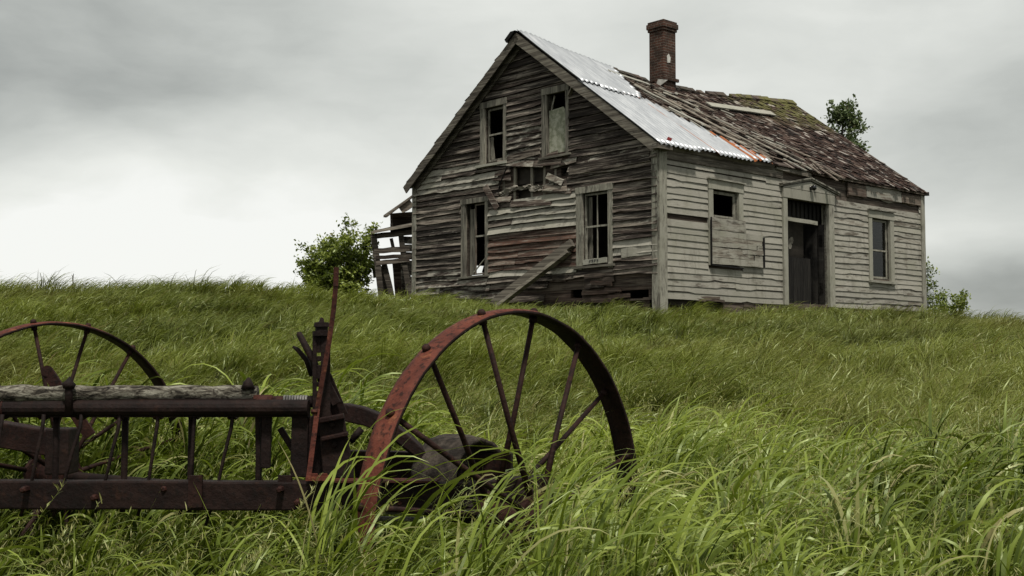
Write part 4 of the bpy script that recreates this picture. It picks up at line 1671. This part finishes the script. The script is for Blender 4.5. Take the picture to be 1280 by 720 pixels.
def wheel(cpos, R_, offset, seed, n_sp=16):
    r_ = random.Random(seed)
    hw, th = .042, .010
    mb = MB()
    n = 96
    vs = []
    for k in range(n):
        a = 2 * math.pi * k / n
        rd = WD * math.cos(a) + UP * math.sin(a)
        j = r_.uniform(-.0012, .0012)
        # slightly dished band: edges turned in a little
        prof = ((-hw, R_ - .004), (-hw * .5, R_ + .002), (hw * .5, R_ + .002), (hw, R_ - .004), (hw, R_ - th - .004), (0, R_ - th), (-hw, R_ - th - .004))
        for (w_, q) in prof:
            vs.append(cpos + rd * (q + j) + AX * w_)
    m_ = 7
    fs = []
    for k in range(n):
        k2 = (k + 1) % n
        for q in range(m_):
            fs.append((k * m_ + q, k * m_ + (q + 1) % m_, k2 * m_ + (q + 1) % m_, k2 * m_ + q))
    mb.add(vs, fs, (r_.random(), .62, 0, 0))
    # rust is stronger on the outer tread
    for q in range(len(mb.c)):
        mb.c[q] = (.5, .72 if (q % m_) in (0, 1, 2) else .07, 0, 0)
    w_ = mb.build('wheel', M['rust'], rake, True)
    mb = MB()
    pr = [(-.13, .03), (-.125, .05), (-.10, .055), (-.095, .085), (-.07, .085), (-.065, .05), (.065, .05), (.07, .085), (.095, .085), (.10, .055), (.125, .05), (.13, .03)]
    mb.tube([cpos + AX * a for a, _ in pr], [b for _, b in pr], 18, (0, .15, 0, 0))
    mb.build('hub', M['rust'], w_)
    for k in range(n_sp):
        a = math.radians(offset + k * 360 / n_sp + r_.uniform(-1.5, 1.5))
        rd = WD * math.cos(a) + UP * math.sin(a)
        sd = 1 if k % 2 else -1
        mb = MB()
        mb.tube([cpos + rd * .07 + AX * sd * .082, cpos + rd * (R_ * .5) + AX * sd * .045, cpos + rd * (R_ - th) + AX * sd * .010], [.011, .009, .0085], 8, (0, .12, 0, 0))
        sp = mb.build('spoke', M['rust'], w_, True)
        mb = MB()
        c_ = cpos + AX * sd * .010
        mb.tube([c_ + rd * (R_ - th - .02), c_ + rd * (R_ - th + .001)], [.014, .014], 6, (0, .1, 0, 0))
        mb.tube([c_ + rd * (R_ - .002), c_ + rd * (R_ + .012), c_ + rd * (R_ + .018)], [.014, .013, .007], 7, (0, .15, 0, 0))
        mb.build('rivet', M['rust'], w_, True)
    return w_


wheel(Q(643, 648, 3.8), .665, 14, 1)
tag(wheel(Q(66, 593, 5.2), .665, 10, 2), None)

BLK = (.5, .05, 0, 0)


def part(name, fn, mat='rust', smooth=False, bevel=0.0):
    mb = MB()
    fn(mb)
    return mb.build(name, M[mat], rake, smooth, bevel)


part('lower_beam', lambda m: (m.beam(Q(-240, 617, 3.98), Q(430, 619, 3.84), .07, .092, UP, (.4, .06, 0, 0), n=10, jit=.0015),
                              m.beam(Q(430, 619, 3.838), Q(560, 621, 3.80), .066, .088, UP, (.4, .05, 0, 0), n=3, jit=.001)), bevel=.006)
part('beam_flange', lambda m: m.beam(Q(395, 600.5, 3.82), Q(548, 600.5, 3.78), .09, .006, UP, (.4, .35, 0, 0)))
part('rear_beam', lambda m: m.beam(Q(395, 581, 4.25), Q(640, 585, 4.15), .06, .105, UP, (.4, .12, 0, 0), n=4, jit=.001), bevel=.006)
part('axle_beam', lambda m: (m.beam(Q(560, 612, 3.95), Q(692, 603, 3.9), .10, .05, UP, BLK, n=3, jit=.002), m.beam(Q(600, 640, 3.9), Q(688, 622, 3.86), .12, .09, UP, BLK, n=3, jit=.004)), bevel=.006)
part('axle', lambda m: m.tube([Q(643, 648, 3.8), Q(643, 648, 3.8) + AX * .6, Q(66, 593, 5.2) - AX * .2, Q(66, 593, 5.2)], .022, 10, BLK), smooth=True)
part('far_beam', lambda m: (m.beam(Q(-120, 522, 4.9), Q(82, 556, 4.7), .08, .10, UP, (.5, .10, 0, 0), n=4, jit=.001), m.box(Q(70, 590, 4.72), Q(86, 536, 4.6), BLK)), bevel=.006)
part('tool_bar_log', lambda m: m.tube([Q(-230 + 552 * k / 30, 492.5 + (.8 * math.sin(k * 1.7)), 3.95) for k in range(31)], [.0275 + .0022 * math.sin(k * 2.3) for k in range(31)], 16, jit=.09), 'log', True)
part('tooth_bar', lambda m: (m.tube([Q(-240, 511, 3.98), Q(386, 510, 3.90)], .028, 14, BLK), m.beam(Q(-240, 502.5, 4.0), Q(322, 501.5, 3.93), .05, .018, UP, BLK), m.beam(Q(-240, 520, 3.99), Q(386, 519, 3.92), .05, .010, UP, BLK)), smooth=False)
part('end_socket', lambda m: (m.tube([Q(318, 503, 3.93), Q(340, 503, 3.93)], .026, 12, (.5, .3, 0, 0)), m.tube([Q(341, 503, 3.93), Q(356, 503, 3.93)], .022, 12, (.5, .2, 0, 0)), m.beam(Q(318, 497.5, 3.95), Q(394, 497, 3.95), .03, .012, UP, BLK)), smooth=True)


def coil(mb, p, ax, R_, r, turns, length, c=BLK, seg=10):
    ax = ax.normalized()
    a = ax.orthogonal().normalized()
    b_ = ax.cross(a)
    n = int(turns * seg)
    mb.tube([p + ax * length * (k / n) + a * math.cos(2 * math.pi * k / seg) * R_ + b_ * math.sin(2 * math.pi * k / seg) * R_ for k in range(n + 1)], r, 5, c)


# teeth: slim tines hung from coils, thick guards between them
for px_, bx_, by_ in ((2, -8, 600), (54, 40, 600), (101, 81, 600), (149, 133, 596), (197, 186, 600), (243, 238, 600), (290, 271, 612)):
    mb = MB()
    coil(mb, Q(px_ - 5, 511, 3.955), Vector((1, 0, 0)), .033, .0045, 3, .030, (.3, .25, 0, 0))
    mb.tube([Q(px_ + 1, 518, 3.92), Q(px_ - 1, 535, 3.92), Q((px_ + bx_) / 2, (525 + by_) / 2, 3.90), Q(bx_, by_, 3.9), Q(bx_ - 14, by_ + 45, 3.9)], [.0075, .007, .0065, .006, .006], 6, BLK)
    mb.build('tine', M['rust'], rake, True)
for px_ in (-18, 71, 157, 240, 325):
    mb = MB()
    mb.tube([Q(px_, 518, 3.97), Q(px_ - 1, 560, 3.97), Q(px_ - 2, 600, 3.97), Q(px_ - 4, 640, 3.97)], [.012, .0115, .011, .010], 8, BLK)
    mb.build('guard_rod', M['rust'], rake, True)
part('bar_hanger', lambda m: (m.beam(Q(334, 515, 3.93), Q(332, 585, 3.93), .032, .02, (0, 1, 0), BLK), m.beam(Q(322, 515, 3.94), Q(323, 600, 3.94), .016, .012, (0, 1, 0), BLK), m.beam(Q(376, 520, 3.92), Q(374, 596, 3.92), .055, .03, (0, 1, 0), BLK)), bevel=.003)
part('clamp', lambda m: (m.tube([Q(86, 520, 3.90), Q(86, 486, 3.90), Q(86, 482, 3.90)], [.014, .013, .010], 8, BLK), m.tube([Q(86, 486, 3.90), Q(86, 480, 3.90), Q(87, 476, 3.90), Q(88, 471, 3.90)], [.018, .024, .012, .004], 8, BLK)), smooth=True)
part('bolt_stub', lambda m: m.tube([Q(310, 486, 3.93), Q(310, 478, 3.93), Q(311, 472, 3.93)], [.024, .016, .004], 8, BLK), smooth=True)
part('foot_lever', lambda m: (m.beam(Q(59, 464, 4.15), Q(113, 545, 4.15), .04, .012, (0, 1, 0), (.4, .15, 0, 0), n=4), m.tube([Q(59, 464, 4.143), Q(59, 464, 4.157)], .020, 14, (.4, .15, 0, 0))))


for px_, py_ in ((30, 612), (118, 622), (206, 611), (262, 624), (350, 612), (372, 628), (470, 612), (500, 628)):
    mb = MB()
    c_ = Q(px_, py_, 3.80 if px_ > 300 else 3.86)
    mb.tube([c_ + Vector((0, .06, 0)), c_ + Vector((0, -.012, 0)), c_ + Vector((0, -.018, 0))], [.011, .011, .006], 6, (.5, .2, 0, 0))
    mb.build('bolt', M['rust'], rake)
for px_ in (236, 348):
    mb = MB()
    mb.beam(Q(px_, 614, 3.835), Q(px_ + 17, 614, 3.83), .012, .102, UP, (.6, .1, 0, 0), n=2, jit=.001)
    mb.build('splice_plate', M['rust'], rake)


# upright with drilled quadrant, grip levers and tall flat bar
def post(m):
    z0, z1 = 505, 403
    # four slim plates leave round holes of daylight between them
    for (xa, xb) in ((390.5, 396), (401, 413)):
        m.hexa([Q(xa, 545, 3.90), Q(xb, 545, 3.90), Q(xb, 545, 3.93), Q(xa, 545, 3.93), Q(xa, 417, 3.90), Q(xb, 417, 3.90), Q(xb, 417, 3.93), Q(xa, 417, 3.93)], BLK)
    hs = [(443, 4), (454, 4.5), (475.5, 3.5), (486, 5), (498, 4)]
    y = 417
    for hy, hh in hs:
        m.hexa([Q(396, hy - hh / 2, 3.902), Q(401, hy - hh / 2, 3.902), Q(401, hy - hh / 2, 3.928), Q(396, hy - hh / 2, 3.928), Q(396, y, 3.902), Q(401, y, 3.902), Q(401, y, 3.928), Q(396, y, 3.928)], BLK)
        y = hy + hh / 2
    m.hexa([Q(396, 545, 3.902), Q(401, 545, 3.902), Q(401, 545, 3.928), Q(396, 545, 3.928), Q(396, y, 3.902), Q(401, y, 3.902), Q(401, y, 3.928), Q(396, y, 3.928)], BLK)


part('drilled_post', post, bevel=.002)
part('post_cap', lambda m: m.tube([Q(402, 420, 3.915), Q(402, 414, 3.915), Q(402, 413.5, 3.915), Q(402, 409, 3.915), Q(402, 408.5, 3.915), Q(402, 403, 3.915), Q(402, 402.5, 3.915), Q(402.5, 397, 3.915)], [.030, .030, .021, .021, .026, .024, .009, .005], 12, BLK), smooth=False)
part('grip_lever', lambda m: (m.tube([Q(373, 415, 3.93), Q(373.6, 417, 3.93), Q(392, 451, 3.93), Q(397, 470, 3.93)], [.004, .010, .013, .012], 8, BLK), ), smooth=True)
part('grip_lever', lambda m: m.tube([Q(366, 433, 3.95), Q(372, 437, 3.95), Q(383, 450, 3.95), Q(390, 470, 3.95)], [.004, .008, .009, .009], 8, BLK), smooth=True)
part('brace', lambda m: m.beam(Q(404, 472, 3.94), Q(421, 505, 3.94), .030, .012, (0, 1, 0), BLK), bevel=.002)
part('brace', lambda m: m.beam(Q(405, 470, 3.95), Q(426, 520, 3.97), .05, .008, (0, 1, 0), BLK), bevel=.002)


def strap(m):
    pts = [(420.5, 334), (419.5, 360), (417, 388), (411, 430), (402, 480), (396.5, 513)]
    for (a, b_) in zip(pts, pts[1:]):
        m.beam(Q(*a, 3.84), Q(*b_, 3.84), .0155, .006, (0, 1, 0), (.5, .38, 0, 0))
    m.beam(Q(420.5, 334, 3.839), Q(419.7, 358, 3.839), .0158, .008, (0, 1, 0), (.9, .3, 0, 0))


part('tall_flat_bar', strap)
part('flat_bar_foot', lambda m: (m.beam(Q(397, 511, 3.835), Q(386, 596, 3.80), .016, .006, (0, 1, 0), (.5, .7, 0, 0)), m.beam(Q(384, 597.5, 3.79), Q(414, 597.5, 3.79), .06, .012, UP, (.5, .85, 0, 0)), m.tube([Q(389, 514.5, 3.83), Q(397, 514.5, 3.83)], .008, 8, (.8, .3, 0, 0)), m.tube([Q(393, 596, 3.78), Q(393, 592, 3.78)], .012, 6, (.5, .8, 0, 0)), m.tube([Q(405, 596, 3.78), Q(405, 592, 3.78)], .012, 6, (.5, .8, 0, 0))))
mbx = MB()
for k in range(11):
    a = k / 11 * 2 * math.pi
coil(mbx, Q(355.5, 503, 3.93), Vector((1, 0, 0)), .021, .0046, 9, .080, (.8, .2, 0, 0), 12)
mbx.build('spring', M['steel'], rake, True)
part('spring_core', lambda m: m.tube([Q(350, 503, 3.93), Q(394, 503, 3.93)], .017, 10, BLK), smooth=True)


def bracket(m):
    m.hexa([Q(404, 598, 3.88), Q(444, 598, 3.88), Q(444, 598, 3.98), Q(404, 598, 3.98), Q(398, 522, 3.88), Q(430, 518, 3.88), Q(430, 518, 3.98), Q(398, 522, 3.98)], BLK)
    m.beam(Q(398, 526, 3.87), Q(430, 520, 3.87), .03, .018, UP, (.5, .1, 0, 0))
    m.beam(Q(402, 549, 3.868), Q(435, 542, 3.868), .03, .015, UP, (.5, .1, 0, 0))
    m.tube([Q(415, 531, 3.885), Q(415, 531, 3.87)], .010, 8, BLK)
    m.tube([Q(418, 556, 3.885), Q(418, 556, 3.87)], .010, 8, BLK)


part('gear_housing', bracket, bevel=.004)
part('lower_post', lambda m: (m.beam(Q(399, 520, 3.95), Q(400, 600, 3.95), .09, .05, (0, 1, 0), BLK), m.beam(Q(350, 535, 3.95), Q(384, 590, 3.95), .02, .02, (0, 1, 0), BLK)), bevel=.003)


def arch(m):
    n = 22
    vs = []
    # curved guard: arc in a slanted plane, 9 cm wide band
    P3 = [(396, 512), (412, 506), (430, 505), (452, 509), (474, 518), (494, 531), (512, 546), (527, 560), (540, 575)]
    for k, (a, b_) in enumerate(P3):
        q = k / (len(P3) - 1)
        top = Q(a, b_, 4.05)
        w_ = .052 + .012 * math.sin(q * math.pi)
        dirn = Vector((.25 * q, 0, -1)).normalized()
        vs += [top, top + Vector((0, .10, .0)), top + dirn * w_ + Vector((0, .10, 0)), top + dirn * w_]
    fs = [(0, 1, 2, 3), tuple(4 * (len(P3) - 1) + j for j in (3, 2, 1, 0))]
    for k in range(len(P3) - 1):
        o = 4 * k
        fs += [(o + j, o + 4 + j, o + 4 + (j + 1) % 4, o + (j + 1) % 4) for j in range(4)]
    m.add(vs, fs, (.4, .08, 0, 0))


part('curved_guard', arch, bevel=.004)
part('crank_rod', lambda m: (m.tube([Q(438, 552, 4.0), Q(452, 536, 4.0)], .012, 8, BLK), m.tube([Q(470, 530, 4.2), Q(548, 590, 4.1)], .010, 8, BLK)), smooth=True)


def drum(m):
    c_ = Q(572, 598, 4.12)
    ax = Vector((-.80, .60, 0))
    u = Vector((.60, .80, 0))
    pr = [(-.03, .015), (-.03, .085), (-.035, .122), (-.10, .126), (-.108, .140), (-.05, .149), (.05, .149), (.09, .142), (.09, .015)]
    n = 40
    vs = []
    for k in range(n):
        a = 2 * math.pi * k / n
        rd = u * math.cos(a) + UP * math.sin(a)
        for w_, q in pr:
            vs.append(c_ + rd * q * (1 + .02 * math.sin(k * 2.1) + .012 * math.sin(k * 5.3)) + ax * w_)
    m_ = len(pr)
    fs = []
    for k in range(n):
        k2 = (k + 1) % n
        for q in range(m_ - 1):
            fs.append((k * m_ + q, k * m_ + q + 1, k2 * m_ + q + 1, k2 * m_ + q))
    m.add(vs, fs, (.5, .2, 0, 0))


M['drum'] = mat_simple('weathered drum', (.014, .011, .009), (.075, .061, .048), 14, .9, .6, .01)
o = part('drum', drum, 'drum', True)
mb = MB()
c_ = Q(572, 598, 4.12) + Vector((-.80, .60, 0)) * -.034
mb.tube([c_, c_ + Vector((.80, -.60, 0)) * .006], [.05, .05], 24, BLK)
mb.build('drum_face', M['rust'], o)
part('under_rods', lambda m: (m.tube([Q(478, 641, 3.86), Q(640, 640, 3.8)], .006, 8, (.9, .1, 0, 0)), m.tube([Q(470, 648, 3.88), Q(560, 650, 3.84)], .008, 8, (.9, .1, 0, 0))), 'steel', True)

# ------------------------------------------------------------------ grass
NP = np.random.default_rng(2024)


def blades(P, L, W, az, th0, th1, seg, twist, dry, patch, jit_col=None):
    N = len(P)
    t = np.linspace(0, 1, seg + 1)
    ds = L / seg
    pos = np.zeros((N, seg + 1, 3))
    dx, dy = np.cos(az), np.sin(az)
    cur = P.copy()
    pos[:, 0] = cur
    ang_all = np.zeros((N, seg + 1))
    for k in range(seg + 1):
        ang_all[:, k] = th0 + (th1 - th0) * t[k] ** 1.7
    for k in range(seg):
        a = (ang_all[:, k] + ang_all[:, k + 1]) / 2
        cur = cur + np.stack([dx * np.sin(a), dy * np.sin(a), np.cos(a)], 1) * ds[:, None]
        pos[:, k + 1] = cur
    side = np.stack([-dy, dx, np.zeros(N)], 1)[:, None, :]
    nrm = np.stack([dx[:, None] * np.cos(ang_all), dy[:, None] * np.cos(ang_all), -np.sin(ang_all)], 2)
    tw = (twist[:, None] * (0.3 + 1.2 * t[None, :]))[:, :, None]
    sv = side * np.cos(tw) + nrm * np.sin(tw)
    prof = np.minimum(1, .45 + 2.2 * t) * (1 - t ** 2.6) + .015
    hw = (W[:, None] * prof[None, :] * .5)[:, :, None]
    V = np.stack([pos - sv * hw, pos + sv * hw], 2).reshape(-1, 3)
    base = (np.arange(N) * (seg + 1) * 2)[:, None]
    k = np.arange(seg)[None, :] * 2
    F = np.stack([base + k, base + k + 1, base + k + 3, base + k + 2], -1).reshape(-1, 4)
    col = np.zeros((N, seg + 1, 2, 4), np.float32)
    col[..., 0] = NP.random(N)[:, None, None]
    col[..., 1] = t[None, :, None]
    col[..., 2] = dry[:, None, None]
    col[..., 3] = patch[:, None, None]
    blades.tips = pos[:, -1]
    blades.dirs = pos[:, -1] - pos[:, -2]
    return V, F, col.reshape(-1, 4)


def scatter(y0, y1, dens, margin=1.6, xk=.433):
    """random points in the strip of ground the picture can see, a step aside included"""
    A = (xk * (y1 ** 2 - y0 ** 2)) + 2 * margin * (y1 - y0)
    n = int(A * dens)
    xm = xk * y1 + margin
    m = int(n * (2 * xm * (y1 - y0)) / A)
    x = NP.uniform(-xm, xm, m)
    y = NP.uniform(y0, y1, m)
    k = np.abs(x) < xk * y + margin
    return x[k], y[k]


def in_house(x, y, pad=.12):
    px_ = (x - C0.x) * V2.x + (y - C0.y) * V2.y
    py_ = (x - C0.x) * U2.x + (y - C0.y) * U2.y
    return (px_ > -pad + .0) & (px_ < Lf + pad) & (py_ > -pad) & (py_ < Wg + pad)


def merge(parts):
    V, F, Cc = [], [], []
    o = 0
    for v, f, c in parts:
        V.append(v)
        F.append(f + o)
        Cc.append(c)
        o += len(v)
    return np.concatenate(V), np.concatenate(F), np.concatenate(Cc)


def grass_zone(name, label, y0, y1, dens, Lr, Wr, seg, mat, stem_frac=.1, hfun=None, elev=.3, dry_p=.05, th1r=(1.3, 2.3), margin=1.6, up=.25):
    x, y = scatter(y0, y1, dens, margin)
    big = .5 + .5 * vnoise(x, y, 1.7, 22)
    keep = ~in_house(x, y)
    x, y, big = x[keep], y[keep], big[keep]
    N = len(x)
    # every blade belongs to a tuft and leans out of it
    cs = .16 + .018 * y0
    ci, cj = np.floor(x / cs), np.floor(y / cs)

    def hsh(k):
        v = np.sin(ci * 127.1 + cj * 311.7 + k * 74.7) * 43758.5453
        return v - np.floor(v)
    tcx, tcy = (ci + .15 + .7 * hsh(1)) * cs, (cj + .15 + .7 * hsh(2)) * cs
    tuft = hsh(3)
    pull = NP.uniform(.1, .75, N)
    out_az = np.arctan2(y - tcy, x - tcx)
    x, y = x + (tcx - x) * pull, y + (tcy - y) * pull
    cl = tuft
    hs = .78 + .38 * big + .42 * (cl - .5)
    if hfun is not None:
        hs = hs * hfun(x, y)
    # some leaves leave their stem above the ground
    off = NP.random(N) ** (1.5 if y0 > 5 else 1.05) * elev * hs
    L = NP.uniform(*Lr, N) * hs * (1 - (.35 if y0 > 5 else .2) * (off > .15))
    W = NP.uniform(*Wr, N) * np.where(y < 3.2, .66, 1.0) * np.where(NP.random(N) < .3, .45, 1.0)
    wind = .25 + .55 * vnoise(x, y, 2.3, 31)
    az = NP.normal(0, .40, N) + wind + 1.1 * (hsh(7) - .5)
    az = np.arctan2(np.sin(az) * 1.0 + .55 * np.sin(out_az), np.cos(az) * 1.0 + .55 * np.cos(out_az))
    wild = NP.random(N) < .18
    az = np.where(wild, NP.uniform(-math.pi, math.pi, N), az)
    th0 = np.abs(NP.normal(.18, .16, N)) + .12 * big
    th1 = NP.uniform(*th1r, N) + .3 * (vnoise(x, y, .9, 33))
    upright = NP.random(N) < up
    th1 = np.where(upright, NP.uniform(.35, 1.0, N), th1)
    L = np.where(upright, L * .74, L)
    z = ground_z(x, y) + off - .02
    tw = NP.normal(0, .75, N)
    dry = (NP.random(N) < dry_p) * NP.uniform(.4, 1, N) + .45 * np.clip(vnoise(x, y, 1.9, 44) - .25, 0, 1)
    dry = dry + .45 * np.clip(.55 + vnoise(x, y, 1.1, 45), 0, 1) * np.exp(-((x - 2.4) / 1.6) ** 2 - ((y - 8.2) / 1.3) ** 2) * (NP.random(N) < .6) + .22 * sstep((x / y - .12) / .25) * (y > 7) * NP.random(N)  # brown seed-head zone, plus a browner tone towards the right of the view
    dry = np.clip(dry, 0, 1)
    patch = np.clip(.45 + .65 * vnoise(x, y * 1.5, 2.3, 51) + .3 * vnoise(x, y * 1.4, .9, 57) + .55 * (hsh(5) - .5) + .2 * vnoise(x, y, .5, 52), 0, 1)
    parts = [blades(np.stack([x, y, z], 1), L, W, az, th0, th1, seg, tw, dry, patch)]
    # stems carrying thin seed heads
    ns = int(N * stem_frac)
    i = NP.integers(0, N, ns)
    sx_, sy_ = x[i] + NP.normal(0, .03, ns), y[i] + NP.normal(0, .03, ns)
    Ls = NP.uniform(.75, 1.12, ns) * (Lr[1] if y0 > 5 else .84) * np.minimum(hs[i], 1.0)
    parts.append(blades(np.stack([sx_, sy_, ground_z(sx_, sy_)], 1), Ls, np.full(ns, Wr[0] * .38), NP.normal(.2, .5, ns), np.abs(NP.normal(.1, .08, ns)), NP.uniform(.5, 1.3, ns), max(3, seg - 1), NP.normal(0, .4, ns), NP.uniform(0, .6, ns), patch[i]))
    if y0 < 12:
        tips, dirs = blades.tips, blades.dirs
        m_ = NP.random(ns) < .75
        tips, dirs = tips[m_], dirs[m_]
        dirs = dirs / np.linalg.norm(dirs, axis=1, keepdims=True)
        reps = 14 if y0 < 5 else 6
        q = np.tile(NP.random(len(tips)), reps) * 0 + NP.random(len(tips) * reps)
        tt, dd = np.tile(tips, (reps, 1)), np.tile(dirs, (reps, 1))
        n2 = len(tt)
        parts.append(blades(tt - dd * (q * .13)[:, None], NP.uniform(.012, .034, n2), NP.uniform(.002, .0042, n2), NP.uniform(-math.pi, math.pi, n2), NP.uniform(.2, .9, n2), NP.uniform(.6, 1.5, n2), 2, NP.normal(0, .5, n2), NP.uniform(.35, .9, n2), NP.random(n2)))
    V, F, Cc = merge(parts)
    o = raw_mesh(name, V, F, Cc, M[mat])
    tag(o, label, 'grass', kind='stuff')
    return o


def trampled(x, y):
    """uneven growth round the machine: thick in front of the near wheel, thin under the frame"""
    k = np.ones_like(x)
    k = np.where((x < .1) & (y > 3.2) & (y < 4.5), .66, k)
    k = np.where((x < .5) & (y >= 4.5) & (y < 5.4), .9, k)
    k = np.where((x > -.15) & (x < 1.0) & (y > 3.2) & (y < 3.95), 1.10, k)
    k = np.where((y <= 3.2), 1.15, k)
    k = np.where((y <= 3.2) & (x > .2), 1.10, k)
    k = np.where((y > 5.2), 1.08, k)
    k = np.where((x > -.62) & (x < -.22) & (y > 2.75) & (y < 3.35), 1.20, k)
    k = np.where(y < 2.5, .8, k)
    return k * (.92 + .22 * vnoise(x, y, .9, 71))


def lumpy(x, y):
    return .95 + .42 * vnoise(x, y * 1.4, 1.9, 72) + .2 * vnoise(x, y, .7, 73)


def crest(x, y):
    yc = 22.5 + np.clip(x - 2, 0, 12) * .55
    hx = (x - C0.x) * V2.x + (y - C0.y) * V2.y
    hy = (x - C0.x) * U2.x + (y - C0.y) * U2.y
    near = ((hx > -.8) & (hy > -.8) & (hx < Lf + .8) & (hy < Wg + .8)) * (.5 + .5 * vnoise(x, y, .7, 80))
    k = 1 + .7 * near + .75 * np.exp(-((y - yc - 1.0) / 2.4) ** 2) * sstep((-x - 2.5) / 4)
    return k * (.92 + .35 * vnoise(x, y * 1.3, 1.6, 74))


grass_zone('foreground_grass', 'tall broad bladed grass bent by the wind round the hay rake', 1.9, 6.6, 2700, (.22, .54), (.008, .018), 9, 'grass', .05, trampled, .50, .07, (1.6, 2.8), up=.14)
grass_zone('slope_grass', 'long wind blown grass on the lower slope', 6.6, 12.5, 1900, (.25, .50), (.0055, .012), 5, 'meadow', .12, lumpy, .2, .05)
grass_zone('hillside_grass', 'fine bent grass over the upper hillside', 12.5, 22.5, 1150, (.22, .44), (.006, .013), 4, 'meadow', .15, lumpy, .16, .06)
grass_zone('hilltop_grass', 'shaggy grass along the hilltop round the house', 22.5, 34, 450, (.24, .46), (.009, .017), 4, 'meadow', .2, crest, .14, .07, margin=2.5)
